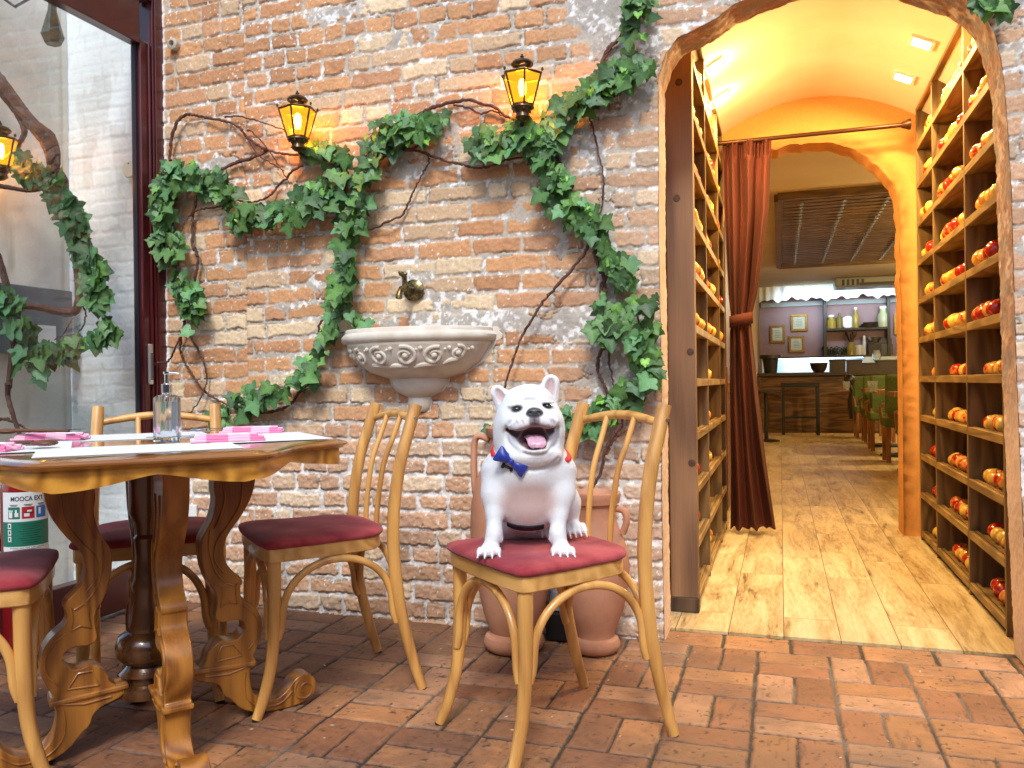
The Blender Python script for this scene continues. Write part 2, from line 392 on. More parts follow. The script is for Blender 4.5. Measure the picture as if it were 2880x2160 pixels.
# ---------------------------------------------------------------- brick floor in basket weave
def floor_field(x, y):
    wx = (fbm(x, y, .13, 401)-.5)*.012; wy = (fbm(x, y, .12, 402)-.5)*.012
    X = x+wx+.087; Y = -(y+wy+.012); u = .2345
    i = np.floor(X/u).astype(int); j = np.floor(Y/u).astype(int); fx = X-i*u; fy = Y-j*u
    hor = ((i+j) % 2 == 0)
    a = np.where(hor, fy, fx); k = np.floor(a/(u/2)).astype(int); a = a-k*u/2; b = np.where(hor, fx, fy)
    da = np.minimum(a, u/2-a); db = np.minimum(b, u-b)
    bid = i*131+j*977+k*37
    # first row: long bricks along the threshold
    th = Y < 0
    i2 = np.floor((X-.11)/.236).astype(int); f2 = (X-.11)-i2*.236
    da = np.where(th, np.minimum(-Y, .160+Y), da); db = np.where(th, np.minimum(f2, .236-f2), db); bid = np.where(th, i2*53+7, bid)
    jl = np.where(da < db, 0, 0)
    h1 = H1(bid, 11); h2 = H1(bid, 12); h3 = H1(bid, 13)
    d = np.minimum(da-.0022-.0016*h1, db-.0036-.003*h2)+(fbm(x, y, .02, 411, 3)-.5)*.005
    bm = sst(-.0005, .0025, d)
    st = np.where(hor & ~th, fbm(x*.2, y, .010, 421, 3), fbm(x, y*.2, .010, 422, 3)); st = np.where(th, fbm(x*.2, y, .010, 421, 3), st)
    h = bm*.006*sst(-.001, .005, d)+(h1-.5)*.0022*bm+(fbm(x, y, .05, 431)-.5)*.0022*bm-(st > .66)*(st-.66)*.012*bm
    c1 = np.array(srgb('a2734d')); c2 = np.array(srgb('8e6144')); c3 = np.array(srgb('a67d5e'))
    C = np.where(h1[..., None] < .4, c1, np.where(h1[..., None] < .72, c2, c3))*(.85+.3*h2[..., None])
    C = C*(.78+.45*fbm(x, y, .08, 441)[..., None])
    grime_shade = sst(.38, .68, fbm(x, y, .33, 451)+.16*sst(-.4, -1.6, x)+.05*sst(-.2, 0, y))[..., None]  # patchy grime plus painted shade, darker leftwards under the table
    C = C*(1-.45*grime_shade)+np.array(srgb('5c4a40'))*.45*grime_shade
    scr = sst(.64, .76, st)[..., None]; C = C*(1-.30*scr)+.03*.30*scr
    pit = sst(.78, .82, fbm(x, y, .014, 461, 2))[..., None]; C = C*(1-pit*.8)+np.array(srgb('3a322c'))*pit*.8
    dot = sst(.92, .94, fbm(x+9, y, .016, 462, 2))[..., None]; C = C*(1-dot)+np.array(srgb('e0d2bc'))*dot
    jt = np.array(srgb('38332f'))*(.6+.8*fbm(x, y, .04, 471)[..., None])
    jt2 = sst(.5, .65, fbm(x, y, .25, 472))[..., None]; jt = jt*(1-jt2*.4)+np.array(srgb('8a8278'))*jt2*.4
    C = C*bm[..., None]+jt*(1-bm[..., None])
    return h-.006, C
def build_floor():
    xs = axis([(-40, -6, 4.), (-6, -2.9, .25), (-2.9, -2.45, .02), (-2.45, 1.15, .0042), (1.15, 2.2, .03), (2.2, 6, .3), (6, 40, 4.)])
    ys = axis([(-40, -6, 4.), (-6, -3.2, .2), (-3.2, -1.45, .02), (-1.45, .17, .0042), (.17, .3, .02), (.3, 24, 4.)])
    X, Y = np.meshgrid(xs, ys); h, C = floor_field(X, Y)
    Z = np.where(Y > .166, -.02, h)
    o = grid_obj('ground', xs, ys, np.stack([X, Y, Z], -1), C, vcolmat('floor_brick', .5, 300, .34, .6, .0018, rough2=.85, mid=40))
    tag(o, 'worn red brick paving laid in basket weave', 'floor', kind='structure')
build_floor()
# ================================================================ PASSAGE BEHIND THE DOORWAY
YB, YB2 = 2.42, 2.64          # back wall of the passage (front and rear face)
ZC = 3.0; YE = 16.5           # dining room ceiling height and far wall
m_or = M('orange_plaster', srgb('dca45c'), srgb('d0964e'), sc=5, rough=.85, bs=.35, bsc=70, bd=.004)
m_cream = M('cream_paint', srgb('f2e6d2'), srgb('ecdcc4'), sc=3, rough=.8, bs=.1, bsc=120)
m_ceil = M('room_ceiling', srgb('cbb48c'), srgb('c2a97e'), sc=1, rough=.8)
def woodfloor():
    m, nt, b, N, L = newmat('wood_tile')
    v = coords(nt, 'Object', (1, 1, 1), (0, 0, PI/2))
    br = N('ShaderNodeTexBrick'); L(v, br.inputs[0]); br.inputs['Scale'].default_value = 1; br.offset = .37; br.squash = 1
    br.inputs['Brick Width'].default_value = 1.19; br.inputs['Row Height'].default_value = .2; br.inputs['Mortar Size'].default_value = .0016
    br.inputs['Mortar Smooth'].default_value = .1; br.inputs['Bias'].default_value = 0
    br.inputs['Color1'].default_value = (.15, .15, .15, 1); br.inputs['Color2'].default_value = (.9, .9, .9, 1); br.inputs['Mortar'].default_value = (.5, .5, .5, 1)
    # shift the grain per board
    ad = N('ShaderNodeVectorMath'); ad.operation = 'MULTIPLY_ADD'; L(br.outputs['Color'], ad.inputs[0]); ad.inputs[1].default_value = (7, 13, 5); L(coords(nt, 'Object', (1, .13, 1)), ad.inputs[2])
    n1 = noise(nt, ad.outputs[0], 11, 6, .62, .9); n2 = noise(nt, ad.outputs[0], 90, 4, .6)
    mx = N('ShaderNodeMix'); mx.data_type = 'FLOAT'; mx.inputs[0].default_value = .3; L(n1, mx.inputs[2]); L(n2, mx.inputs[3])
    c = ramp(nt, mx.outputs[0], [(.33, srgb('6c5636')), (.42, srgb('ab9064')), (.52, srgb('c9b084')), (.68, srgb('dac8a2'))])
    tint = ramp(nt, br.outputs['Color'], [(0, (.86, .84, .8)), (1, (1.08, 1.06, 1.02))])
    mu = N('ShaderNodeMix'); mu.data_type = 'RGBA'; mu.blend_type = 'MULTIPLY'; mu.inputs[0].default_value = 1; L(c, mu.inputs[6]); L(tint, mu.inputs[7])
    m2 = N('ShaderNodeMix'); m2.data_type = 'RGBA'; L(br.outputs['Fac'], m2.inputs[0]); L(mu.outputs[2], m2.inputs[6]); m2.inputs[7].default_value = (.10, .07, .045, 1)
    L(m2.outputs[2], b.inputs['Base Color']); b.inputs['Roughness'].default_value = .38
    bump(nt, b, n2, .15, .001); return m
b = MB(); b.box((1.5, (YE+.2)/2+.09, -.006), (6.2, YE+.02, .012)); fl = b.build('wooden_floor', woodfloor(), smooth=False); tag(fl, 'pale wood-look boards running into the passage', 'floor', kind='structure')

def arch_poly(xl, xr, zs, zc, n=24, bottom=-.02):
    """outline of an arched opening, left foot to right foot"""
    out = [(xl, bottom), (xl, zs*.5)]
    for k in range(n+1):
        t = PI-PI*k/n; cx = (xl+xr)/2; out.append((cx+(xr-xl)/2*math.cos(t), zs+(zc-zs)*math.sin(t)**.85 if 0 < k < n else zs))
    return out+[(xr, zs*.5), (xr, bottom)]
def wall_with_arch(b, A, x0, x1, ztop, y, mi=0):
    V = []; F = []
    # ring strip between the opening outline and a projected outer frame
    for i in range(len(A)):
        x, z = A[i]; V.append((x, y, z))
    n = len(A); top = []
    for i in range(n):
        x, z = A[i]
        if i <= 1: top.append((x0, y, z))
        elif i >= n-2: top.append((x1, y, z))
        else: top.append((x0+(x1-x0)*(i-2)/(n-5), y, ztop))
    V += top; F = [(i, i+1, n+i+1, n+i) for i in range(n-1)]
    # corners
    return b.add(V+[], F, mi)
# inner face of the street wall (the doorway curve, closed above)
b = MB(); A = [tuple(p) for p in ARCH]; n = len(A)
V = [(x+(.0 if .0 < x < .3 else (-.004 if x < .1 else .004)), .174, z) for x, z in A]; T = []
for i, (x, z) in enumerate(A):
    if z < 2.0: T.append((-.75 if x < .1 else 1.25, .174, z))
    else: T.append((-.75+2.0*(x+.42)/1.13, .174, 3.3))
b.add(V+T, [(i, i+1, n+i+1, n+i) for i in range(n-1)])
b.box((-2.0, .30, 1.6), (2.5, .25, 3.4)); b.box((2.7, .30, 1.6), (2.9, .25, 3.4))
inner = b.build('inner_wall', m_or, smooth=False); tag(inner, 'inner face of the wall round the passage doorway', 'wall')
# passage side walls
for x, nm, lb in ((-.64, 'passage_wall', 'plaster wall behind the apple rack beside the curtain'), (1.10, 'passage_wall', 'plaster wall behind the apple rack opposite the curtain')):
    b = MB(); b.box((x+(-.04 if x < 0 else .04), (YB+.18)/2, 1.5), (.08, YB-.175, 3.2)); tag(b.build(nm, m_or, smooth=False), lb, 'wall')
# vault
b = MB(); V = []; F = []; nx = 40; XL, XR = -.66, 1.12; cxv = .225
def vz(x): return 2.555+.17*(1-min(1.6, ((x-cxv)/.56)**2))
for j, y in enumerate((.172, .9, 1.7, YB+.01)):
    for i in range(nx+1): x = XL+(XR-XL)*i/nx; V.append((x, y, vz(x)))
for j in range(3):
    for i in range(nx): a = j*(nx+1)+i; F.append((a, a+1, a+nx+2, a+nx+1))
b.add(V, F); b.box((.23, 1.3, 2.95), (2.0, 2.5, .06)); v_ = b.build('vaulted_ceiling', m_cream); tag(v_, 'cream barrel vault over the passage', 'ceiling', kind='structure')
# back wall with its own arch, rough plaster rim
BA = [(-.36, 0), (-.36, 1.0), (-.36, 1.9), (-.33, 2.1), (-.26, 2.26), (-.15, 2.37), (-.03, 2.425), (.12, 2.445), (.33, 2.425), (.45, 2.375), (.52, 2.32), (.60, 2.24), (.665, 2.15), (.69, 2.05), (.70, 1.9), (.70, 1.5), (.705, 1.0), (.70, 0)]
bd = []
for i in range(len(BA)-1):
    p, q = np.array(BA[i]), np.array(BA[i+1]); k = max(1, int(np.linalg.norm(q-p)/.02)); bd += [p+(q-p)*t/k for t in range(k)]
bd.append(np.array(BA[-1])); bd = np.array(bd); nb = len(bd)
arc = np.concatenate([[0], np.cumsum(np.linalg.norm(np.diff(bd, axis=0), axis=1))])
Tt = np.concatenate([[0, .01, .02, .035, .05, .07, .09, .12], np.linspace(.16, 1, 10)])
nrm = np.gradient(bd, axis=0); nrm /= np.linalg.norm(nrm, axis=1)[:, None]; onx_, onz_ = -nrm[:, 1], nrm[:, 0]
fx = np.where(bd[:, 1] < 1.95, np.where(bd[:, 0] < .2, -.66, 1.12), -.66+1.78*np.clip((bd[:, 0]+.36)/1.06, 0, 1)); fz = np.where(bd[:, 1] < 1.95, bd[:, 1], 2.95)
A_, T_ = np.meshgrid(arc, Tt)
near = T_ < .14
PX = np.where(near, bd[None, :, 0]+onx_*T_, 0); PZ = np.where(near, bd[None, :, 1]+onz_*T_, 0)
sx, sz = bd[:, 0]+onx_*.12, bd[:, 1]+onz_*.12; tt = np.clip((T_-.12)/.88, 0, 1)
PX = np.where(near, PX, sx*(1-tt)+fx*tt); PZ = np.where(near, PZ, sz*(1-tt)+fz*tt)
jag = (fbm(A_, A_*0, .05, 501)-.5)*.028*np.exp(-T_/.03)*(sst(1.85, 2.0, A_)*sst(4.2, 4.0, A_)); PX = PX+onx_*jag; PZ = PZ+onz_*jag
lip = sst(.08+.05*(fbm(A_, A_*0, .15, 502)), .02, T_)*(A_ > 2.0); PY = YB+.0-(fbm(PX, PZ, .03, 503)-.5)*.03*lip+lip*.012
g1 = fbm(PX, PZ, .05, 504)[..., None]; Cc = np.array(srgb('d99a55'))*(.92+.12*fbm(PX, PZ, .4, 505)[..., None])
lc = (lip*.8)[..., None]; Cc = Cc*(1-lc)+np.array(srgb('a87038'))*(.6+.8*g1)*lc
mvp = vcolmat('rough_orange_plaster', .85, 200, .12, .4, .003)
bw = grid_obj('passage_back_wall', arc, Tt, np.stack([PX, PY, PZ], -1), Cc, mvp); tag(bw, 'orange plaster wall with a smaller arch at the end of the passage', 'wall')
Td = np.linspace(0, YB2-YB, 10); A2, T2 = np.meshgrid(arc, Td); j2 = (fbm(A2, T2, .06, 511)-.5)*.010
j0 = ((fbm(arc, arc*0, .05, 501)-.5)*.028*(sst(1.85, 2.0, arc)*sst(4.2, 4.0, arc)))[None, :]
j2 = j2*(.25+.75*sst(1.85, 2.0, A2)*sst(4.3, 4.1, A2)); P2 = np.stack([bd[None, :, 0]+onx_*(j2*sst(0, .05, T2)+j0), YB+T2-.0005, bd[None, :, 1]+onz_*(j2*sst(0, .05, T2)+j0)], -1)
grid_obj('arch_reveal', arc, Td, P2, np.array(srgb('d99a55'))*(.8+.35*fbm(A2, T2, .06, 512)[..., None]), mvp, parent=bw)
# ---------------------------------------------------------------- dining room shell
m_tc = M('ochre_paint', srgb('b4986a'), srgb('a68a5c'), sc=2, rough=.8)
m_mauve = M('mauve_wall', srgb('a08488'), srgb('94787c'), sc=2, rough=.8)
def wallbox(name, c, d, m, lb): b = MB(); b.box(c, d); return tag(b.build(name, m, smooth=False), lb, 'wall')
wallbox('room_wall', (-.47, (YB2+YE)/2, 1.5), (.06, YE-YB2, 3.1), m_tc, 'ochre wall of the dining room behind the curtain')
wallbox('room_wall', (4.0, (YB2+YE)/2, 1.5), (.06, YE-YB2, 3.1), m_tc, 'ochre wall of the dining room behind the green chairs')
wallbox('kitchen_wall', (1.8, YE+.05, 1.5), (4.6, .08, 3.1), m_mauve, 'dusty mauve wall behind the bar with framed certificates')
b = MB(); b.box((1.8, (YB2+YE)/2, ZC+.03), (4.6, YE-YB2+.2, .06)); b.box((1.8, YB2+.02, 2.87), (4.5, .03, .3)); tag(b.build('dining_room_ceiling', m_ceil, smooth=False), 'beige dining room ceiling', 'ceiling', kind='structure')
b = MB()
b.box((2.6, YB2+.01, 1.5), (3.0, .04, 3.1)); tag(b.build('room_wall', m_tc, smooth=False), 'dining room wall to the right of the passage arch', 'wall')

def arealamp(name, parent, loc, size, power, col, rot=(0, 0, 0), spread=PI):
    l = bpy.data.lights.new(name, 'AREA'); l.energy = power; l.size = size; l.color = col; l.spread = spread
    o = bpy.data.objects.new(name, l); S.collection.objects.link(o); o.parent = parent; o.location = loc; o.rotation_euler = rot; return o
def pointlamp(name, parent, loc, r, power, col):
    l = bpy.data.lights.new(name, 'POINT'); l.energy = power; l.shadow_soft_size = r; l.color = col
    o = bpy.data.objects.new(name, l); S.collection.objects.link(o); o.parent = parent; o.location = loc; return o
m_white = M('white_trim', (.8, .8, .78), rough=.4)
m_lamp = M('lamp_glow', (1, .9, .6), emis=(1, .80, .42), es=14)
WARM = (1, .71, .29)
# recessed square spots in the vault
LAB = ['recessed square spotlight nearest the doorway, above the right rack', 'middle recessed square spotlight above the right rack', 'recessed square spotlight above the far end of the right rack',
       'recessed square spotlight above the near end of the left rack', 'recessed square spotlight above the curtain end of the left rack']
for i, (px, py) in enumerate([(2649, 2), (2593, 117), (2542, 215), (2000, 190), (2020, 278)]):
    zz = 2.63
    for _ in range(4): p = onz(px, py, zz); zz = vz(p[0])
    sl_ = -2*.17*(p[0]-cxv)/.56**2; an = math.atan(sl_)
    e = empty('ceiling_spotlight', (p[0], p[1], zz-.004), 0, LAB[i], 'ceiling light', 'recessed spots in the vault'); e.rotation_euler = (0, -an, 0)
    b = MB(); w = .052
    for sx_, sy_, dx, dy in ((0, 1, w*2+.016, .016), (0, -1, w*2+.016, .016), (1, 0, .016, w*2-.016), (-1, 0, .016, w*2-.016)): b.box((sx_*w, sy_*w, -.003), (dx, dy, .012))
    b.build('frame', m_white, e, smooth=False)
    b = MB(); b.box((0, 0, .002), (w*2-.014, w*2-.014, .004)); b.build('lamp', m_lamp, e, smooth=False)
    arealamp('bulb', e, (0, 0, -.02), .09, 11.5, WARM, spread=2.9)
    if i > 2: pointlamp('glow', e, (0, 0, -.05), .03, 5.5, (1, .62, .2))

# ---------------------------------------------------------------- apple racks
m_rack = woodmat('rack_wood', srgb('84663a'), srgb('573f20'), 2, 14, 4, .55)
m_rackh = woodmat('shelf_wood', srgb('a07e48'), srgb('6c5028'), 1, 14, 4, .5)
m_post = woodmat('post_wood', srgb('967452'), srgb('5c4230'), 2, 6, 9, .6, lo=.2, hi=.8, K=34, con=.6)
ZS = [.045+.2285*k for k in range(12)]
def rack(name, xf, xb, YS, label):
    s = 1 if xb > xf else -1; e = empty(name, (xf, YS[0], 0), 0, label, 'shelf rack')
    y0, y1 = YS[0], YS[-1]
    for k, y in enumerate(YS):
        b = MB(); b.box((s*abs(xb-xf)/2+(.002*s), y-y0, 1.29), (abs(xb-xf), .022, 2.58)); b.build('divider', m_rack, e, smooth=False, bevel=.002)
    for k, z in enumerate(ZS):
        b = MB()
        for j in range(len(YS)-1):
            ya, yb = YS[j]-y0+.011, YS[j+1]-y0-.011
            b.box((s*(abs(xb-xf)/2+.006), (ya+yb)/2, z-.012), (abs(xb-xf)-.02, yb-ya, .016))
            b.box((s*.011, (ya+yb)/2, z-.006), (.018, yb-ya, .034)); k < 5 and b.box((s*.030, (ya+yb)/2, z+.003), (.014, yb-ya, .018))
        b.build('shelf', m_rackh, e, smooth=False, bevel=.0015, seg=1)
    b = MB(); b.box((s*(abs(xb-xf)+.006), (y1-y0)/2, 1.30), (.01, y1-y0+.02, 2.6)); b.build('back_panel', m_rack, e, smooth=False)
    return e
YR = [.40, 1.02, 1.80, 2.32]; YL = [.50, 1.08, 1.95, 2.40]
rR = rack('apple_rack', .78, 1.05, YR, 'tall wooden shelf rack of apples opposite the curtain')
rL = rack('apple_rack', -.335, -.60, YL, 'tall wooden shelf rack of apples behind the thick post')
b = MB(); b.box((-.389, .435, 1.335), (.112, .06, 2.55)); po = b.build('timber_post', m_post, smooth=False, bevel=.004); tag(po, 'thick brown knotty timber post at the end of the left apple rack', 'post')
b = MB(); b.box((-.389, .433, .032), (.118, .066, .058)); b.build('foot_block', woodmat('foot_wood', srgb('5f4a36'), srgb('33271c'), 2, 7, 5, .6), po, smooth=False, bevel=.003)
m_knot = M('knot_wood', srgb('5a402c'), srgb('3a281a'), sc=90, rough=.6)
for z_, x_ in ((1.08, -.352), (.62, -.352), (1.72, -.40), (2.2, -.385)):
    b = MB(); b.lathe([(0, 0), (.012, .0008), (.0155, 0), (.0155, -.004)], (x_, .4042, z_), 18, R=[[1, 0, 0], [0, 0, -1], [0, 1, 0]]); b.build('knot', m_knot, po)
# apples
def apple_mesh(v):
    b = MB(); R = .041
    prof = []
    for k in range(15):
        t = PI*k/14; r = R*math.sin(t)*(1+.06*math.cos(t)); z = R*.92*math.cos(t)
        if t < .55: z -= .011*(1-t/.55)**1.3*1.3
        if t > 2.75: z += .006*((t-2.75)/.39)
        prof.append((max(r, 0), z))
    b.lathe(prof[::-1], n=18, mi=0); b.tube([(0, 0, .022), (.002, .001, .034), (.006, .002, .043)], .0014, 5, mi=1); return b
def applemat():
    m, nt, b, N, L = newmat('apple_skin')
    oi = N('ShaderNodeObjectInfo'); tc = N('ShaderNodeTexCoord'); ad = N('ShaderNodeVectorMath'); ad.operation = 'ADD'
    L(tc.outputs['Object'], ad.inputs[0])
    sc_ = N('ShaderNodeVectorMath'); sc_.operation = 'SCALE'; L(oi.outputs['Random'], sc_.inputs[0]); sc_.inputs[3].default_value = 40; L(sc_.outputs[0], ad.inputs[1])
    n = noise(nt, ad.outputs[0], 17, 2, .5); 
    mp = N('ShaderNodeMapping'); L(ad.outputs[0], mp.inputs[0]); mp.inputs['Scale'].default_value = (1, 1, .15); n2 = noise(nt, mp.outputs[0], 150, 3)
    m1 = N('ShaderNodeMath'); m1.operation = 'MULTIPLY_ADD'; L(oi.outputs['Random'], m1.inputs[0]); m1.inputs[1].default_value = .5; L(n, m1.inputs[2])
    m2 = N('ShaderNodeMath'); m2.operation = 'MULTIPLY_ADD'; L(n2, m2.inputs[0]); m2.inputs[1].default_value = .22; L(m1.outputs[0], m2.inputs[2])
    L(ramp(nt, m2.outputs[0], [(.62, srgb('f2cc5a')), (.84, srgb('eeaa48')), (1.0, srgb('e0602e')), (1.18, srgb('b82418'))]), b.inputs['Base Color'])
    b.inputs['Roughness'].default_value = .22; b.inputs['Coat Weight'].default_value = .4; return m
m_apple = applemat(); m_stem = M('stem', srgb('5a3a1c'), rough=.8)
protos = [apple_mesh(0).build('apple', [m_apple, m_stem], ang=80)]
first = [True]
ORD = ['first', 'second', 'third', 'fourth', 'fifth', 'sixth', 'seventh', 'eighth', 'ninth', 'tenth', 'eleventh', 'twelfth']
def put_apples(side, xf, s, YS, counts):
    for c in range(3):
        cn = ['near', 'middle', 'far'][c]
        for k in range(11):
            n = counts[c](k); ya, yb = YS[c]+.05, YS[c+1]-.05
            if n == 0: continue
            L_ = yb-ya; sp = min(.083, L_/max(n, 1)); off = rnd.uniform(0, max(0, L_-sp*n)) if c != 0 or side == 'left' else (L_-sp*n)*rnd.uniform(.2, .9)
            if side == 'right' and c == 0: off = .10+rnd.uniform(0, .12)
            for i in range(n):
                y = ya+off+sp*(i+.5); x = xf+s*((.075 if k < 5 else .040)+rnd.uniform(0, .015)); z = ZS[k]-.004+.037+(.012 if k > 4 else 0)
                o = protos[0] if first[0] else protos[0].copy()
                if not first[0]: S.collection.objects.link(o)
                first[0] = False
                sc = rnd.uniform(.92, 1.06); o.location = (x, y, z+.035*(sc-1)); o.scale = (sc, sc, sc)
                o.rotation_euler = (rnd.uniform(-.7, .7), rnd.uniform(-.7, .7), rnd.uniform(0, 6))
                tag(o, f"{ORD[i]} apple from the doorway, {ORD[k]} shelf up, {cn} column of the {side} rack", 'apple', f'apples on the {side} rack')
put_apples('right', .78, 1, YR, [lambda k: 4, lambda k: 7 if k < 8 else 6, lambda k: 4 if k < 7 else 3])
put_apples('left', -.335, -1, YL, [lambda k: 5, lambda k: 5 if k % 2 else 6, lambda k: 2])
# ---------------------------------------------------------------- curtain, rod
yc = 2.24
m_vel = M('velvet', (.095, .013, .003), (.06, .008, .002), sc=9, rough=.9, bs=.3, bsc=300, bd=.0008, sheen=0, stretch=(1, 1, .15))
ce = empty('curtain', (-.2, yc, 0), 0, 'rust red velvet curtain tied back in the passage', 'curtain')
TOPZ = 2.43
def cedge(z):  # left and right edges of the gathered cloth
    zz = [.03, .45, .9, 1.25, 1.34, 1.5, 2.0, 2.44]
    l = [-.305, -.30, -.30, -.295, -.285, -.30, -.315, -.325]; r = [-.035, -.09, -.135, -.165, -.170, -.13, -.06, -.035]
    return np.interp(z, zz, l), np.interp(z, zz, r)
nu, nz = 150, 110
V = []; F = []
for j in range(nz+1):
    z = .03+(TOPZ+.01-.03)*j/nz; l, r_ = cedge(z); pin = math.exp(-((z-1.34)/.18)**2)
    for i in range(nu+1):
        u = i/nu; x = l+(r_-l)*(u+.012*math.sin(u*37+z*1.3)); am = .042*(1-.45*pin)
        y = am*math.sin(u*PI*2*3.1+.6*math.sin(z*2.1)+.5*u*z+.8*math.sin(u*5))+.006*math.sin(u*31+z*3)+.012*math.sin(z*5+u*9)*(1-pin)
        if z > TOPZ-.09: y = y*.6+.012*math.sin(u*PI*2*13)
        zz = z+(.022*u+.01*math.sin(u*30) if j == 0 else 0); V.append((x+.2, y, zz))
for j in range(nz):
    for i in range(nu): a = j*(nu+1)+i; F.append((a, a+1, a+nu+2, a+nu+1))
b = MB(); b.add(V, F); o = b.build('cloth', m_vel, ce, ang=180); md = o.modifiers.new('s', 'SOLIDIFY'); md.thickness = .004
b = MB(); P = []
for k in range(25):
    t = 2*PI*k/24; P.append((-.227+.2+.072*math.cos(t), .045*math.sin(t), 1.335+.012*math.cos(t)))
V = []; F = []
for k in range(25):
    x, y, z = P[k]; V += [(x, y, z-.035), (x, y, z+.035)]
for k in range(24): F.append((2*k, 2*k+2, 2*k+3, 2*k+1))
b.add(V, F); o = b.build('tieback', m_vel, ce); md = o.modifiers.new('s', 'SOLIDIFY'); md.thickness = .006
m_dk = M('dark_bronze', srgb('4a2c1c'), rough=.4, met=.6)
e = empty('curtain_rod', (.2, yc, 2.445), 0, 'dark curtain rod across the passage arch', 'curtain rod')
b = MB(); b.tube([(-.83, 0, .0), (.545, 0, .0)], .0135, 12); b.build('rod', m_dk, e)
b = MB(); b.lathe([(.013, 0), (.02, .01), (.022, .02), (.032, .045), (.032, .052), (0, .052)], (.49, 0, 0), 20, R=[[0, 0, 1], [0, 1, 0], [-1, 0, 0]]); b.build('end_cap', m_dk, e)
# ================================================================ DINING ROOM
m_barw = woodmat('bar_wood', srgb('7a542c'), srgb('48301a'), 0, 10, 4, .5)
m_dkw = M('dark_wood', srgb('3a281a'), srgb('2a1c12'), sc=30, rough=.5)
m_blk = M('black_paint', (.012, .012, .013), rough=.4)
m_chw = woodmat('room_chair_wood', srgb('a8703a'), srgb('70451f'), 2, 12, 3, .45)
m_grn = M('green_fabric', srgb('5a6a34'), srgb('46562a'), sc=60, rough=.9)
m_steel = M('steel', (.55, .57, .6), rough=.25, met=.9)
m_tile = M('white_tile', (.50, .58, .64), (.36, .46, .54), sc=9, rough=.25)
e = empty('bar_counter', (1.3, 12.5, 0), 0, 'long wooden bar counter at the far end of the dining room', 'bar counter')
b = MB(); b.box((0, .25, .51), (3.3, .5, 1.02)); b.build('front_panel', m_barw, e, smooth=False)
for k in range(6): b = MB(); b.box((0, -.004, .12+.16*k), (3.3, .01, .15)); b.build('plank', m_barw, e, smooth=False)
b = MB(); b.box((0, .22, 1.05), (3.4, .62, .055)); b.build('countertop', m_dkw, e, smooth=False, bevel=.006)
e = empty('back_counter', (1.0, 13.9, 0), 0, 'brightly lit white work counter behind the bar', 'work counter')
b = MB(); b.box((0, .3, .55), (2.7, .6, 1.1)); b.build('base', m_steel, e, smooth=False)
b = MB(); b.box((0, .61, 1.24), (2.7, .03, .30)); b.build('splashback', m_tile, e, smooth=False)
b = MB(); b.box((-.35, .50, 1.40), (1.9, .22, .03)); b.build('hood', m_dkw, e, smooth=False)
b = MB(); b.box((-.35, .47, 1.378), (1.8, .04, .012)); b.build('strip_light', M('cool_strip', (1, 1, 1), emis=(.55, .8, 1), es=4), e, smooth=False)
l = arealamp('bulb', e, (-.35, .38, 1.36), 1.2, 6, (.55, .8, 1), rot=(math.radians(25), 0, 0)); l.data.shape = 'RECTANGLE'; l.data.size_y = .08
def pot(name, px, py, D, prof, m, lb, cat='bowl', z=None):
    p = ond(px, py, D); b = MB(); b.lathe(prof, n=20); o = b.build(name, m, loc=(p[0], p[1], p[2] if z is None else z)); return tag(o, lb, cat)
bz = 1.0785
pot('plant_pot', 2167, 1040, 14.9, [(0, 0), (.11, 0), (.14, .26), (.19, .27), (.19, .33), (.12, .33), (.11, .05), (0, .05)], m_blk, 'tall dark pot on the bar, nearest the curtain', 'pot', bz)
pot('bowl', 2303, 1040, 14.9, [(0, 0), (.08, 0), (.13, .06), (.16, .18), (.15, .18), (.12, .07), (0, .02)], m_dkw, 'dark round bowl standing in the middle of the bar', 'bowl', bz)
pot('bowl', 2535, 1040, 14.9, [(0, 0), (.07, 0), (.12, .05), (.15, .1), (.14, .1), (.1, .04), (0, .02)], m_dkw, 'low dark bowl at the right end of the bar', 'bowl', bz)
for i, (px, w, h, lb) in enumerate([(2355, .27, .24, 'dark box on the bar beside the round bowl'), (2402, .26, .23, 'square dark box in the centre of the bar'), (2447, .32, .17, 'low wide dark box on the bar'), (2495, .32, .22, 'dark crate on the bar near the wine glass')]):
    p = ond(px, 1040, 14.9); b = MB(); b.box((0, 0, h/2), (w, .2, h)); b.box((0, 0, h-.02), (w+.02, .22, .02)); o = b.build('serving_box', m_dkw, loc=(p[0], p[1], bz), smooth=False, bevel=.004); tag(o, lb, 'box', 'boxes on the bar')
m_gl = M('clear_glass', (.9, .95, 1), rough=.05); m_gl.node_tree.nodes['Principled BSDF'].inputs['Transmission Weight'].default_value = .9
def glass(px, py, D, z, lb, k=1.):
    p = ond(px, py, D); b = MB(); b.lathe([(0, 0), (.033*k, 0), (.042*k, .095*k), (.039*k, .095*k), (.031*k, .008), (0, .008)], n=16); tag(b.build('drinking_glass', m_gl, loc=(p[0], p[1], z)), lb, 'glass')
p = ond(2466, 1035, 15.0); b = MB(); b.lathe([(.09, 0), (.085, .01), (.01, .02), (.01, .16), (.06, .22), (.075, .32), (.05, .40), (.047, .40), (.07, .32), (.05, .22), (0, .17)], n=18)
tag(b.build('wine_glass', m_gl, loc=(p[0], p[1], bz)), 'stemmed wine glass standing on the bar', 'wine glass')
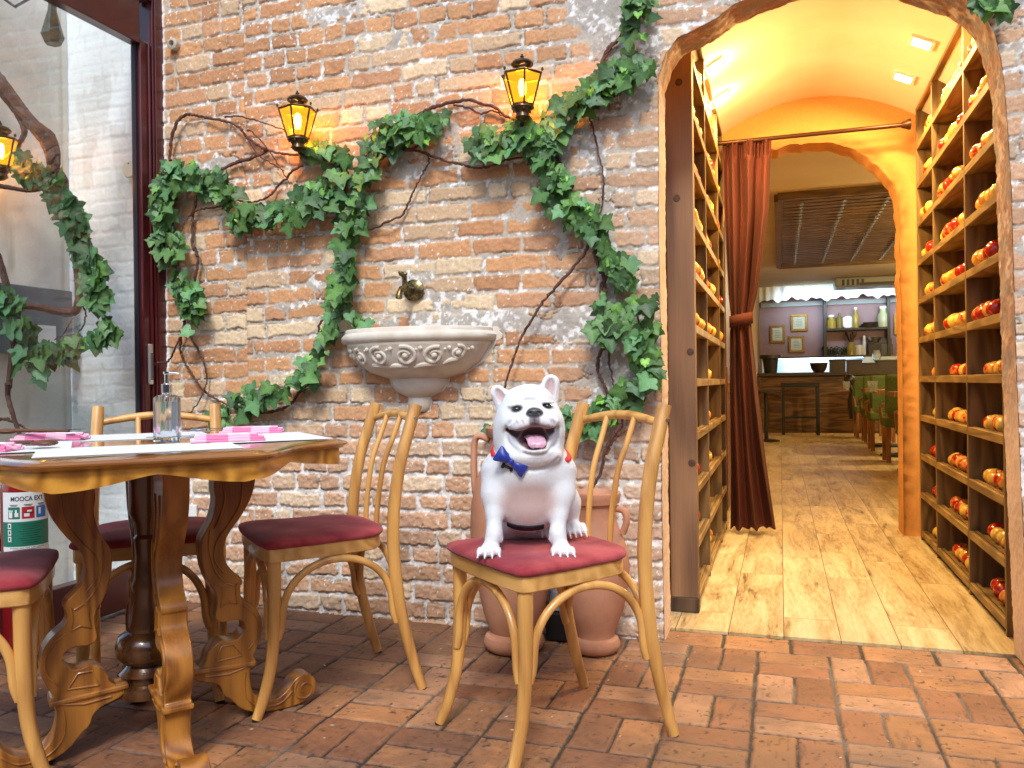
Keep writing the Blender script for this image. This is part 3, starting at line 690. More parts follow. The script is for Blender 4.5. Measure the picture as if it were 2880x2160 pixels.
# mauve wall: frames, shelf unit
def yplane(px, py): return ony(px, py, YE)
m_gold = M('gilt_frame', srgb('a07838'), srgb('7c5824'), sc=60, rough=.4, met=.4); m_paper = M('old_paper', srgb('c8c8b4'), srgb('b4b6a4'), sc=40, rough=.8)
FR = [((2166, 915), (2208, 964), 'leftmost gilt framed certificate on the mauve wall'), ((2224, 885), (2271, 931), 'topmost gilt framed certificate on the mauve wall'), ((2218, 945), (2262, 991), 'lowest gilt framed certificate on the mauve wall'), ((2514, 883), (2562, 940), 'gilt framed certificate right of the kitchen shelves')]
for a, c, lb in FR:
    A_, B_ = yplane(*a), yplane(*c); w, h = B_[0]-A_[0], A_[2]-B_[2]
    e = empty('picture_frame', ((A_[0]+B_[0])/2, YE-.001, (A_[2]+B_[2])/2), 0, lb, 'picture frame', 'certificates on the mauve wall')
    b = MB(); t = .05
    b.box((0, -.02, h/2-t/2), (w, .04, t)); b.box((0, -.02, -h/2+t/2), (w, .04, t)); b.box((w/2-t/2, -.02, 0), (t, .04, h-2*t)); b.box((-w/2+t/2, -.02, 0), (t, .04, h-2*t)); b.build('frame', m_gold, e, smooth=False, bevel=.006)
    b = MB(); b.box((0, -.012, 0), (w-2*t+.004, .016, h-2*t+.004)); b.build('print', m_paper, e, smooth=False)
    b = MB()
    for k in range(5): b.box((0, -.0225, h*.18-k*h*.09), (w*.42*(1 if k % 2 else .8), .002, .008))
    b.build('text_lines', M('grey_ink', (.2, .2, .2), rough=.9), e, smooth=False)
A_, B_ = yplane(2318, 855), yplane(2497, 1003); x0, x1 = A_[0], B_[0]
m_iron = M('dark_iron', srgb('38302e'), rough=.5)
e = empty('shelf_unit', ((x0+x1)/2, YE-.15, 1.45), 0, 'dark open shelf unit holding jars on the mauve wall', 'shelf unit')
w = x1-x0
for s in (-1, 1): b = MB(); b.box((s*w/2, 0, .62), (.06, .24, 1.3)); b.build('upright', m_iron, e, smooth=False)
for z in (.0, .60): b = MB(); b.box((0, 0, z), (w-.062, .28, .05)); b.build('shelf', m_iron, e, smooth=False)
def jar(px, D, z, h, r, m, lb, cat='jar', cap=None, name='jar', neck=.6):
    p = ond(px, 1000, D); b = MB(); b.lathe([(0, 0), (r, 0), (r, h*.65), (r*neck, h*.8), (r*neck, h), (0, h)], n=16); o = b.build(name, m, loc=(p[0], YE-.16, z)); tag(o, lb, cat)
    if cap: b = MB(); b.lathe([(0, 0), (r*neck+.006, 0), (r*neck+.006, .05), (0, .05)], n=16); b.build('lid', cap, o, loc=(0, 0, h+.001))
m_j1 = M('jar_amber', srgb('a89040'), rough=.25); m_j2 = M('jar_olive', srgb('7a7040'), rough=.25); m_j3 = M('jar_cream', srgb('b8b890'), rough=.25)
zt = 1.45+.60+.0255; zb = 1.45+.0255
jar(2336, 18.5, zt, .25, .10, m_j1, 'squat amber jar with white lid, left end of the upper kitchen shelf', cap=m_white)
jar(2358, 18.5, zt, .34, .07, m_j2, 'olive bottle beside the amber jar on the upper kitchen shelf', 'bottle', name='bottle', neck=.35)
jar(2401, 18.5, zt, .40, .07, m_j1, 'tall yellow bottle with white cap beside the plate on the upper kitchen shelf', 'bottle', m_white, 'bottle', .4)
jar(2474, 18.5, zt, .40, .12, m_j3, 'large pale jar at the right end of the upper kitchen shelf', cap=m_white)
p = ond(2381, 1000, 18.5); b = MB(); b.lathe([(0, 0), (.13, .015), (.135, .03), (0, .012)], n=24, R=[[1, 0, 0], [0, 0, -1], [0, 1, 0]]); tag(b.build('plate', m_white, loc=(p[0], YE-.1, zt+.136)), 'round white plate propped on the upper kitchen shelf', 'plate')
p = ond(2435, 1000, 18.5)
for k in range(3): b = MB(); b.lathe([(0, 0), (.19-.02*k, 0), (.20-.02*k, .035), (0, .035)], n=20); tag(b.build('serving_tray', m_dkw, loc=(p[0]+.02*k, YE-.16, zt+.037*k)), ['lowest', 'middle', 'topmost'][k]+' tray of the stack on the upper kitchen shelf', 'tray', 'stacked trays on the kitchen shelf')
jar(2388, 18.5, zb, .28, .10, m_j1, 'yellow vase holding dry stems on the lower kitchen shelf', 'vase', name='vase', neck=.7)
p = ond(2388, 1000, 18.5); b = MB()
for k in range(14): a = rnd.uniform(0, 6.28); b.tube([(0, 0, .2), (.07*math.cos(a), .05*math.sin(a), .38), (.13*math.cos(a), .08*math.sin(a), .5+rnd.uniform(-.05, .05))], .006, 4)
tag(b.build('dry_stems', m_dkw, loc=(p[0], YE-.16, zb)), 'dry brown stems standing in the yellow vase', 'dried flowers')
jar(2423, 18.5, zb, .42, .035, m_white, 'slim white bottle on the lower kitchen shelf', 'bottle', name='bottle', neck=.8)
jar(2411, 18.4, zb, .22, .08, m_white, 'short white canister on the lower kitchen shelf', 'canister', name='canister', neck=.98)
p = ond(2450, 1000, 18.5); b = MB(); b.box((0, 0, .12), (.26, .16, .24)); b.box((0, 0, .26), (.22, .14, .03)); tag(b.build('mixing_box', m_dkw, loc=(p[0], YE-.16, zb), smooth=False), 'dark box under a bowl on the lower kitchen shelf', 'box')
b = MB(); b.lathe([(0, 0), (.08, 0), (.15, .10), (.14, .10), (0, .02)], n=18); tag(b.build('bowl', m_steel, loc=(p[0], YE-.16, zb+.276)), 'small metal bowl on top of the dark shelf box', 'bowl')
p = ond(2480, 1000, 18.5); e = empty('knife_block', (p[0], YE-.15, zb), 0, 'black knife block with five knife handles, lower kitchen shelf', 'knife block')
b = MB(); b.box((0, 0, .11), (.26, .14, .22)); b.build('block', m_blk, e, smooth=False)
for k in range(5): b = MB(); b.box((-.1+.05*k, 0, .28), (.028, .03, .13+.02*(k % 2))); b.build('handle', m_blk, e, smooth=False)
# greenery on the shelf
p = ond(2343, 1000, 18.5); b = MB(); rs = np.random.RandomState(5)
for k in range(260):
    c = np.array([rs.uniform(-.26, .26), rs.uniform(-.08, .05), .02+rs.rand()*.20*(1-.4*abs(rs.uniform(-1, 1)))]); d = rs.randn(3); d /= np.linalg.norm(d); e2 = np.cross(d, rs.randn(3)); e2 /= np.linalg.norm(e2); s = .03
    b.add([c-d*s, c+e2*s*.5, c+d*s, c-e2*s*.5], [(0, 1, 2, 3)])
tag(b.build('potted_herb', M('herb_green', srgb('3c5a30'), srgb('27421f'), sc=20, rough=.8), loc=(p[0], YE-.16, zb), smooth=False), 'low bushy green herb on the lower kitchen shelf', 'plant')
# white gathered valance and beam over the kitchen
e = empty('valance', (1.6, YE-.7, 2.75), 0, 'white gathered fabric valance above the kitchen', 'valance'); V = []; F = []; n = 300
for j in range(5):
    for i in range(n+1):
        u = i/n; z = .25-.30*j/4-(.03*math.sin(u*60+1)+.02*math.sin(u*143)+.015*math.sin(u*23) if j == 4 else 0); V.append((-2.1+u*4.6, .03*math.sin(u*190+math.sin(u*31)*2)+.02*math.sin(u*77), z))
for j in range(4):
    for i in range(n): a = j*(n+1)+i; F.append((a, a+1, a+n+2, a+n+1))
b = MB(); b.add(V, F); b.build('fabric', M('white_cloth', (.82, .84, .85), rough=.9), e, ang=180)
b = MB(); b.box((.2, .14, .27), (4.5, .03, .03)); b.build('rail', m_iron, e, smooth=False)
l = arealamp('bulb', e, (.2, -.5, .0), 3.5, 13, (.62, .85, 1), rot=(math.radians(80), 0, 0), spread=1.6); l.data.shape = 'RECTANGLE'; l.data.size_y = .2  # added fill light with no lamp body, brightens the valance
b = MB(); b.box((1.8, YE-.03, 2.66), (4.4, .06, .10)); tag(b.build('kitchen_beam', M('pale_blue_trim', srgb('a8b4bc'), rough=.6), smooth=False), 'pale trim board along the top of the mauve wall', 'trim')
# louvred wooden ceiling panel with glass drops
e = empty('ceiling_panel', (1.2, 9.3, ZC), 0, 'large dark louvred wooden panel with glass lights on the dining room ceiling', 'ceiling panel')
m_pan = woodmat('panel_wood', srgb('745220'), srgb('503812'), 0, 10, 3, .6)
b = MB()
for sx_, sy_, dx, dy in ((0, 1, 2.4, .08), (0, -1, 2.4, .08), (1, 0, .08, 5.7), (-1, 0, .08, 5.7)): b.box((sx_*1.2, sy_*2.9, -.04), (dx, dy, .08))
b.build('frame', m_pan, e, smooth=False)
b = MB()
for k in range(30): b.box((0, -2.75+.19*k, -.03), (2.3, .13, .02))
b.build('slats', m_pan, e, smooth=False)
m_drop = M('drop_glass', (.3, .33, .36), rough=.12, met=.3)
for c in range(5):
    b = MB()
    for k in range(26): b.ball((-.95+.45*c, -2.5+.2*k, -.055), (.03, .05, .012), 8)
    b.build('glass_strip', m_drop, e)
# air conditioner cassette
p0 = onz(2365, 790, ZC); e = empty('air_conditioner', (p0[0]+.6, p0[1]-.3, ZC-.1), 0, 'grey ceiling air conditioner beyond the wooden panel', 'air conditioner')
m_ac = M('ac_grey', srgb('8a8474'), rough=.4)
b = MB(); b.box((0, 0, 0), (1.5, .7, .19)); b.build('housing', m_ac, e, smooth=False, bevel=.03)
b = MB()
for k in range(5): b.box((-.6+.09*k, -.352, -.01), (.05, .01, .12))
b.build('grille', m_blk, e, smooth=False)
b = MB(); b.box((.15, -.353, -.05), (.9, .012, .05)); b.build('outlet', m_dkw, e, smooth=False)
# green upholstered chairs and small tables along the right
def room_chair(loc, rz, lb):
    e = empty('dining_chair', loc, rz, lb, 'chair', 'green chairs in the dining room')
    b = MB(); b.box((0, 0, .45), (.46, .46, .11)); b.build('seat', m_grn, e, bevel=.025)
    b = MB(); b.box((-.20, 0, .74), (.07, .44, .50), R=np.array(Matrix.Rotation(-.1, 3, 'Y'))); b.build('backrest', m_grn, e, bevel=.03)
    for sx_ in (-1, 1):
        for sy_ in (-1, 1):
            b = MB(); b.box((sx_*.19, sy_*.19, .2 if sx_ > 0 else .28), (.045, .045, .4 if sx_ > 0 else .56)); b.build('leg', m_chw, e, smooth=False)
    for s_ in (-1, 1): b = MB(); b.tube([(.19, s_*.22, .45), (.18, s_*.235, .62), (-.18, s_*.225, .66)], .02, 8); b.build('armrest', m_chw, e)
    return e
def room_table(loc, lb, s=.6):
    e = empty('dining_table', loc, 0, lb, 'table', 'tables in the dining room')
    b = MB(); b.box((0, 0, .785), (s, s, .05)); b.build('tabletop', m_chw, e, smooth=False, bevel=.004)
    b = MB(); b.box((0, 0, .40), (.07, .07, .72)); b.build('pedestal', m_blk, e, smooth=False)
    b = MB(); b.lathe([(.24, 0), (.24, .012), (.04, .03), (.04, .05), (0, .05)], n=28); b.build('base', m_blk, e)
    return e
CH = [((1.28, 5.35, .012), PI/2, 'nearest green chair with wooden legs, half hidden by the passage arch'), ((1.33, 7.15, .012), PI/2, 'green chair between the two nearer small tables'), ((1.33, 8.8, .012), PI/2, 'green chair facing the second small table'), ((1.38, 10.3, .012), PI/2, 'farthest green chair, close to the bar'),
      ((2.05, 6.5, .012), -PI/2, 'green chair beyond the nearest small table'), ((1.36, 11.4, .012), -PI/2, 'green chair backed up to the bar counter')]
for l, r_, t in CH: room_chair(l, r_, t)
for l, t in [((1.38, 6.25, .012), 'nearest small wooden table with a water glass in the dining room'), ((1.40, 8.0, .012), 'middle small wooden table in the dining room'), ((1.42, 9.6, .012), 'small wooden table farthest from the arch')]: room_table(l, t)
glass(2455, 1113, 9.0, .811, 'water glass on the nearest dining room table', 1.3)
glass(2380, 1100, 11.4, .811, 'water glass on a table farther down the dining room', 1.2)
b = MB(); pts = [(-.02, 0, .6), (.03, .02, .45), (0, .03, .3), (.02, 0, .02)]
b.tube(pts, [.05, .09, .11, .10], 12, flat=.35); b.ball((0, .05, .62), (.09, .07, .09), 12); tag(b.build('jacket', m_blk, loc=(1.02, 10.6, .32)), 'black jacket hanging on the chair nearest the bar', 'jacket')
# stool, pedestal base and open door at the left
e = empty('bar_stool', (.32, 11.9, .012), 0, 'black bar stool standing in front of the bar', 'stool')
b = MB(); b.box((0, 0, .86), (.62, .35, .07)); b.build('seat', m_blk, e, smooth=False, bevel=.01)
for sx_ in (-1, 1):
    for sy_ in (-1, 1): b = MB(); b.box((sx_*.28, sy_*.14, .41), (.05, .05, .82)); b.build('leg', m_blk, e, smooth=False)
b = MB(); b.box((0, -.14, .3), (.52, .03, .04)); b.build('foot_rail', m_blk, e, smooth=False)
e = empty('pedestal_table', (-.22, 10.3, .012), 0, 'small round table on a black pedestal beside the curtain', 'table')
b = MB(); b.lathe([(0, .74), (.22, .74), (.22, .77), (0, .77)], n=28); b.build('tabletop', m_blk, e)
b = MB(); b.lathe([(.03, .03), (.03, .74)], n=12); b.build('pedestal', m_blk, e)
b = MB(); b.lathe([(.2, 0), (.2, .012), (.05, .03), (0, .03)], n=28); b.build('base', m_blk, e)
e = empty('open_door', (-.37, 3.05, .012), 0, 'dark wooden door with a brass handle standing open behind the curtain', 'door')
b = MB(); b.box((-.02, .45, 1.1), (.045, .9, 2.18)); b.build('leaf', M('door_red_wood', srgb('6a3420'), srgb('4c2416'), sc=12, rough=.4), e, smooth=False, bevel=.004)
m_brass = M('brass', srgb('c89858'), rough=.25, met=.9)
b = MB(); b.box((.005, .05, .95), (.008, .04, .2)); b.box((.03, .05, .925), (.05, .018, .018)); b.box((.09, .05, .925), (.09, .018, .02)); b.build('handle', m_brass, e, smooth=False, bevel=.003)
# room lamps
for i, (x, y, pw, lb) in enumerate([(2.2, 3.3, 42, 'round ceiling lamp just inside the dining room'), (2.9, 11.6, 80, 'round ceiling lamp nearest the bar'), (2.8, 7.2, 130, 'round ceiling lamp above the dining tables')]):
    e = empty('ceiling_lamp', (x, y, ZC), 0, lb, 'ceiling lamp', 'dining room ceiling lamps')
    b = MB(); b.lathe([(.12, 0), (.13, -.03), (.11, -.04), (.11, 0)], n=24); b.build('rim', m_white, e)
    b = MB(); b.lathe([(0, -.03), (.11, -.03)], n=24); b.build('diffuser', m_lamp, e)
    pointlamp('bulb', e, (0, 0, -.6), .1, pw, (1, .80, .40))
# ================================================================ COURTYARD OBJECTS
# ---------------------------------------------------------------- glazed door wall on the left (runs towards the camera, plane x = XG)
XG = -2.67
m_burg = M('burgundy_paint', srgb('50161a'), srgb('431015'), sc=6, rough=.28, coat=.3)
def glassmat(name, tint=(.93, .97, .97), refl=.10):
    m = bpy.data.materials.new(name); m.use_nodes = True; nt = m.node_tree; N = nt.nodes.new; L = nt.links.new
    nt.nodes.remove(nt.nodes['Principled BSDF']); out = nt.nodes['Material Output']
    t = N('ShaderNodeBsdfTransparent'); t.inputs[0].default_value = (*tint, 1); g = N('ShaderNodeBsdfGlossy'); g.inputs['Roughness'].default_value = .0
    f = N('ShaderNodeFresnel'); f.inputs[0].default_value = 1.45; mx = N('ShaderNodeMixShader')
    mm = N('ShaderNodeMath'); mm.operation = 'MULTIPLY'; mm.inputs[1].default_value = refl*10; L(f.outputs[0], mm.inputs[0])
    L(mm.outputs[0], mx.inputs[0]); L(t.outputs[0], mx.inputs[1]); L(g.outputs[0], mx.inputs[2]); L(mx.outputs[0], out.inputs[0]); return m
m_pane = glassmat('door_glass', (.97, .99, .99), .018)
e = empty('glass_door', (XG, 0, 0), 0, 'burgundy framed glazed door beside the brick wall', 'door')
Ln = 4.2
b = MB(); b.box((-.025, -.022, 1.45), (.10, .05, 2.9)); b.box((.008, -.054, 1.45), (.022, .012, 2.9)); b.build('door_frame', m_burg, e, smooth=False, bevel=.003)
b = MB(); b.box((-.02, -.088, 1.27), (.055, .062, 2.46)); b.box((.012, -.075, 1.27), (.012, .010, 2.46)); b.build('stile', m_burg, e, smooth=False, bevel=.004)
b = MB(); b.box((-.02, -.120-Ln/2, 2.575), (.055, Ln, .19)); b.box((-.02, -.06-Ln/2, 2.80), (.085, Ln, .22)); b.build('top_rail', m_burg, e, smooth=False, bevel=.004)
b = MB(); b.box((-.02, -.120-Ln/2, .105), (.055, Ln, .17)); b.build('bottom_rail', m_burg, e, smooth=False, bevel=.004)
b = MB(); b.box((-.02, -3.4, 1.4), (.07, .14, 2.5)); b.build('mullion', m_burg, e, smooth=False, bevel=.004)
b = MB(); b.box((-.02, -.120-Ln/2, 1.335), (.006, Ln, 2.30)); b.build('pane', m_pane, e, smooth=False)
b = MB(); b.box((-.02, -.125, 1.335), (.014, .010, 2.30)); b.build('gasket', M('black_rubber', (.01, .012, .02), rough=.6), e, smooth=False)
b = MB(); b.box((0, 0, 0), (.012, .026, .18)); o = b.build('pull_handle', M('satin_silver', (.72, .70, .66), rough=.3, met=.8), e, smooth=False, bevel=.005); o.location = (.014, -.090, 1.066)
b = MB(); b.box((.008, 0, -.01), (.004, .010, .12)); o2 = b.build('grip_slot', M('slot', (.1, .1, .11), rough=.4), o, smooth=False)
# white painted brick yard wall behind the glass
def whitewall():
    x1 = XG+.03; x0 = -4.3
    xs = np.arange(x0, x1, .006); zs = np.arange(-.02, 3.3, .006); X, Z = np.meshgrid(xs, zs)
    h, C, bm = brick_field(X-3.1, Z+.02, seed=77)
    h = h*.45+(fbm(X, Z, .25, 601)-.5)*.02
    plas = sst(2.15, 2.45, Z+(fbm(X, Z, .2, 602)-.5)*.4); h = h*(1-plas*.85)
    C = np.array(srgb('eef6f8'))*(.90+.3*fbm(X, Z, .25, 603)[..., None]); C = C*(.93+.07*bm[..., None])
    st = (sst(.60, .70, fbm(X*1.5, Z*.5, .16, 604)))[..., None]*.22; C = C*(1-st)+np.array(srgb('9c8c78'))*st
    o = grid_obj('white_brick_wall', xs, zs, np.stack([X, .035-h, Z], -1), C, vcolmat('whitewashed_brick', .8, 300, .10, .4, .002))
    tag(o, 'whitewashed brick wall seen through the glass door', 'wall')
    # adjoining plaster wall, running back towards the camera
    XC = ony(196, 700, .03)[0]
    ys = np.arange(onx(-60, 700, XC)[1], .03, .012); zs = np.arange(-.02, 2.90, .012); Y, Z = np.meshgrid(ys, zs)
    C = np.array(srgb('e6e3d8'))*(.80+.32*fbm(Y, Z, .5, 611)[..., None])
    st = (sst(.52, .68, fbm(Y*2.2, Z*.45, .3, 612))*sst(2.6, .9, Z))[..., None]*.6; C = C*(1-st)+np.array(srgb('8a7a60'))*st
    cr = sst(.012, .003, np.abs(Y+.012))[..., None]; C = C*(1-cr*.3)+np.array(srgb('7a6a58'))*cr*.3
    P = np.stack([XC+(fbm(Y, Z, .2, 613)-.5)*.012, Y, Z], -1)
    o = grid_obj('stained_plaster_wall', ys, zs, P[:, :, :], C, vcolmat('stained_plaster', .85, 220, .08, .2, .002)); tag(o, 'stained white plaster wall in the corner behind the glass door', 'wall')
    return XC
XC = whitewall()
# things on the yard walls
p = ony(282, 366*1.302, .0)
e = empty('round_plaque', (ony(367, 477, .0)[0], .0, ony(367, 477, .0)[2]), 0, 'round cream plaque hung on the whitewashed wall behind the glass', 'plaque')
b = MB(); b.lathe([(0, .012), (.036, .012), (.040, .006), (.040, 0), (0, 0)], n=32, R=[[1, 0, 0], [0, 0, -1], [0, 1, 0]]); b.build('disc', M('cream_enamel', srgb('d8dcc8'), rough=.4), e)
b = MB(); b.lathe([(0, .0135), (.004, .0135), (.004, .012)], (0, 0, .026), n=12, R=[[1, 0, 0], [0, 0, -1], [0, 1, 0]]); b.build('screw', m_blk, e)
p = onx(45, 900, XC+.01)
e = empty('meter_box', tuple(p), 0, 'grey metal service box on the stained plaster wall behind the glass', 'service box')
b = MB(); b.box((.03, 0, 0), (.06, .50, .30)); b.build('box', M('box_grey', srgb('70767c'), srgb('646a70'), sc=8, rough=.5), e, smooth=False, bevel=.004)
b = MB(); b.box((.062, .1, -.06), (.006, .10, .08)); b.build('label_plate', m_white, e, smooth=False)
# hanging smoked lantern at the top of the yard
p = ond(148, 75, 2.75)
p = np.array([-3.05, -.35, ond(148, 80, 2.95)[2]]); p = ond(148, 80, 3.35)
e = empty('hanging_lantern', tuple(p), 0, 'greenish hanging lantern behind the glass door', 'lantern')
b = MB(); b.lathe([(.012, .13), (.018, .07), (.036, .0), (.045, -.03), (.030, -.065), (0, -.065)], n=6); b.build('shade', M('moss_glass', srgb('6a7058'), srgb('4c5440'), sc=40, rough=.5), e, smooth=False)
b = MB(); b.tube([(0, 0, .12), (-.02, 0, .17), (-.20, 0, .12), (-.4, 0, .26)], .006, 6); b.tube([(0, 0, .15), (.2, 0, .26)], .006, 6); b.build('wire', m_blk, e)

# ---------------------------------------------------------------- ivy
def leafmat():
    m, nt, b, N, L = newmat('ivy_leaf')
    a = N('ShaderNodeAttribute'); a.attribute_name = 'Col'
    n = noise(nt, coords(nt), 260, 3); r = ramp(nt, n, [(.3, (.8, .8, .8)), (.7, (1.2, 1.2, 1.2))])
    mu = N('ShaderNodeMix'); mu.data_type = 'RGBA'; mu.blend_type = 'MULTIPLY'; mu.inputs[0].default_value = 1; L(a.outputs['Color'], mu.inputs[6]); L(r, mu.inputs[7])
    L(mu.outputs[2], b.inputs['Base Color']); b.inputs['Roughness'].default_value = .5; b.inputs['Transmission Weight'].default_value = 0
    tr = N('ShaderNodeBsdfTranslucent'); L(mu.outputs[2], tr.inputs[0]); ms = N('ShaderNodeMixShader'); ms.inputs[0].default_value = .22
    L(b.outputs[0], ms.inputs[1]); L(tr.outputs[0], ms.inputs[2]); L(ms.outputs[0], nt.nodes['Material Output'].inputs[0]); return m
m_leaf = leafmat()
m_vine = M('vine_bark', srgb('6a4638'), srgb('48302a'), sc=60, rough=.85, bs=.6, bsc=180, bd=.002)
LO = np.array([(0, -.04), (.18, -.20), (.36, -.20), (.46, -.04), (.44, .06), (.58, .16), (.66, .32), (.48, .36), (.33, .42), (.27, .58), (.14, .76), (0, .94),
               (-.14, .76), (-.27, .58), (-.33, .42), (-.48, .36), (-.66, .32), (-.58, .16), (-.44, .06), (-.46, -.04), (-.36, -.20), (-.18, -.20)])
SM = np.array([(0, -.08), (.22, -.22), (.42, -.14), (.46, .10), (.36, .26), (.40, .40), (.20, .48), (.10, .62), (0, .78), (-.10, .62), (-.20, .48), (-.40, .40), (-.36, .26), (-.46, .10), (-.42, -.14), (-.22, -.22)])
def leaf(L_, base, nrm, down, size, col, shape):
    """a lobed, slightly folded and curled leaf"""
    n = nrm/np.linalg.norm(nrm); y = down-n*(down@n); y /= np.linalg.norm(y)+1e-9; x = np.cross(y, n)
    P = shape*size; k = L_['n']; N_ = len(P); fold = L_['rs'].uniform(.10, .40); curl = L_['rs'].uniform(-.2, .6)
    px, py = P[:, 0], P[:, 1]; hz = fold*np.abs(px)*.8-curl*(py**2)/size*.55+.04*size*np.sin(px/size*9+py/size*7)
    V = base+np.outer(px, x)+np.outer(py, y)+np.outer(hz, n)
    L_['v'].append(V); L_['v'].append((base+y*size*.14-n*.0)[None, :]); b0 = k; m0 = k+N_; F = L_['f']
    for i in range(N_): F.append((b0+i, b0+(i+1) % N_, m0))
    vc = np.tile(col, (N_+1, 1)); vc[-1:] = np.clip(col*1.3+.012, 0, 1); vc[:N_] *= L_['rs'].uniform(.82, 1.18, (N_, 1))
    L_['c'].append(vc); L_['n'] += N_+1
def ivy(name, label, stems, clusters, seed, Yb=-.03, plane=None, sizes=(.036, .076), dark=1.45, planex=None):
    e = empty(name, (0, 0, 0), 0, label, 'ivy'); rs = np.random.RandomState(seed)
    to = plane or (lambda px, py, off: ony(px, py, -off))
    b = MB()
    for st in stems:
        r_, P = st[0], st[1]; off = st[2] if len(st) > 2 else .03
        Q = catmull([to(px, py, off+.012*math.sin(i*1.9+px)) for i, (px, py) in enumerate(P)], 7)
        Q = [q+rs.randn(3)*(.0016 if r_ < .012 else .0006) for q in Q]; n = len(Q)
        b.tube(Q, [r_*(1-.45*i/n)*(1+(.12 if r_ < .012 else .03)*rs.randn()) for i in range(n)], 7)
    # clusters: poly-line, width in px, number of leaves
    L_ = dict(v=[], f=[], c=[], n=0, rs=rs); tw = MB(); ntw = 0
    for P, wpx, cnt in clusters:
        P = np.array(P, float); seg = np.linalg.norm(np.diff(P, axis=0), axis=1); cum = np.concatenate([[0], np.cumsum(seg)])
        for k in range(int(cnt*.88)):
            t = rs.rand()*cum[-1]; px = np.interp(t, cum, P[:, 0]); py = np.interp(t, cum, P[:, 1]); a = rs.rand()*2*PI; q = wpx*1.02*rs.rand()**.8
            if vnoise(px*1., py*1., 38, seed) < .22 and rs.rand() < .75: continue
            c = to(px+q*math.cos(a), py+q*math.sin(a), .025+rs.rand()*.085); root = to(px, py, .03)
            sz = rs.uniform(*sizes); young = rs.rand() < .16
            if young: sz *= .62
            nr = np.array([rs.randn()*.45, -1., rs.uniform(-.25, .75)]) if planex is None else np.array([1., rs.randn()*.5-.5, rs.uniform(-.2, .7)])
            out = c-root; dn = np.array([out[0]*6+rs.randn()*.45, rs.randn()*.2, -1.+rs.randn()*.45+out[2]*3])
            g = rs.rand(); col = np.array([.034, .090, .026])*(1-g)+np.array([.080, .175, .040])*g
            if rs.rand() < .3: col = np.array([.07, .17, .065])
            if young: col = np.array([.13, .30, .04])
            col = col*rs.uniform(.55, 1.5)*dark
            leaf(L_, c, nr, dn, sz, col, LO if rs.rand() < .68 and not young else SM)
            if rs.rand() < .55:
                m_ = (c+root)/2+np.array([0, -.01, .012]); tw.tube([root, m_, c], .0012, 4, cap=False); ntw += 1
    if ntw and stems: b.add(np.concatenate(tw.v), tw.f)
    if stems: b.build('stems', m_vine, e)
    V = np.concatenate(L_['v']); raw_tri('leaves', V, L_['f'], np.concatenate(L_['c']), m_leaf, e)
    return e
def raw_tri(name, V, F, C, mat, parent): return raw_mesh(name, V, np.array(F), C, mat, parent)
c2 = lambda *L: [(440+.422*x, .422*y) for x, y in L]
c3 = lambda *L: [(1150+.4218*x, .4218*y) for x, y in L]
c4 = lambda *L: [(440+.3617*x, 650+.3617*y) for x, y in L]
c5 = lambda *L: [(1150+.3616*x, 650+.3616*y) for x, y in L]
st_left = [
 (.0075, c2((90, 1070), (100, 930), (130, 830), (180, 770), (240, 765), (300, 780), (420, 800), (500, 820), (560, 860), (610, 920), (680, 970), (740, 1000), (820, 1020), (900, 1030), (1000, 1030), (1100, 1050), (1180, 1100), (1300, 1120), (1400, 1130))),
 (.004, c2((460, 780), (560, 775), (680, 810), (780, 840), (880, 880))),
 (.008, c2((740, 1000), (640, 1050), (540, 1080), (440, 1130), (390, 1190), (300, 1280), (260, 1350), (245, 1450), (240, 1560), (245, 1660))+c4((300, 130), (325, 220), (310, 330), (290, 450), (260, 560), (230, 680), (200, 780), (185, 900), (200, 980), (240, 1050), (280, 1120), (330, 1200), (380, 1250), (450, 1300), (560, 1350), (700, 1380))),
 (.004, c2((610, 920), (650, 1000), (720, 1060), (820, 1120), (850, 1140))), (.004, c2((600, 870), (640, 880), (740, 990), (800, 1080), (850, 1160), (890, 1230))),
 (.006, c2((980, 1100), (920, 1130), (870, 1180), (800, 1250), (760, 1300), (680, 1340), (600, 1345), (500, 1330), (400, 1290))),
 (.005, c2((480, 1360), (380, 1385), (280, 1400), (220, 1440), (180, 1500), (160, 1560))),
 (.005, c4((200, 780), (150, 900), (90, 1010), (40, 1020))+[(434, 1025), (401, 1043), (387, 1069), (394, 1090), (408, 1116), (432, 1145)], .06),
 (.005, c4((210, 700), (270, 830), (330, 930), (370, 1020), (385, 1100), (390, 1170), (370, 1230), (350, 1290), (290, 1380), (240, 1430)))]
cl_left = [([(470, 480), (560, 500), (630, 520)], 42, 105), ([(470, 490), (455, 560), (450, 640), (480, 700)], 36, 115), ([(480, 700), (500, 770), (530, 830), (540, 910)], 34, 85), ([(520, 830), (555, 850)], 22, 18), ([(610, 540), (660, 560)], 28, 26)]
ivy('ivy_vine', 'ivy vine with bare looping stems climbing beside the burgundy door frame', st_left, cl_left, 11)
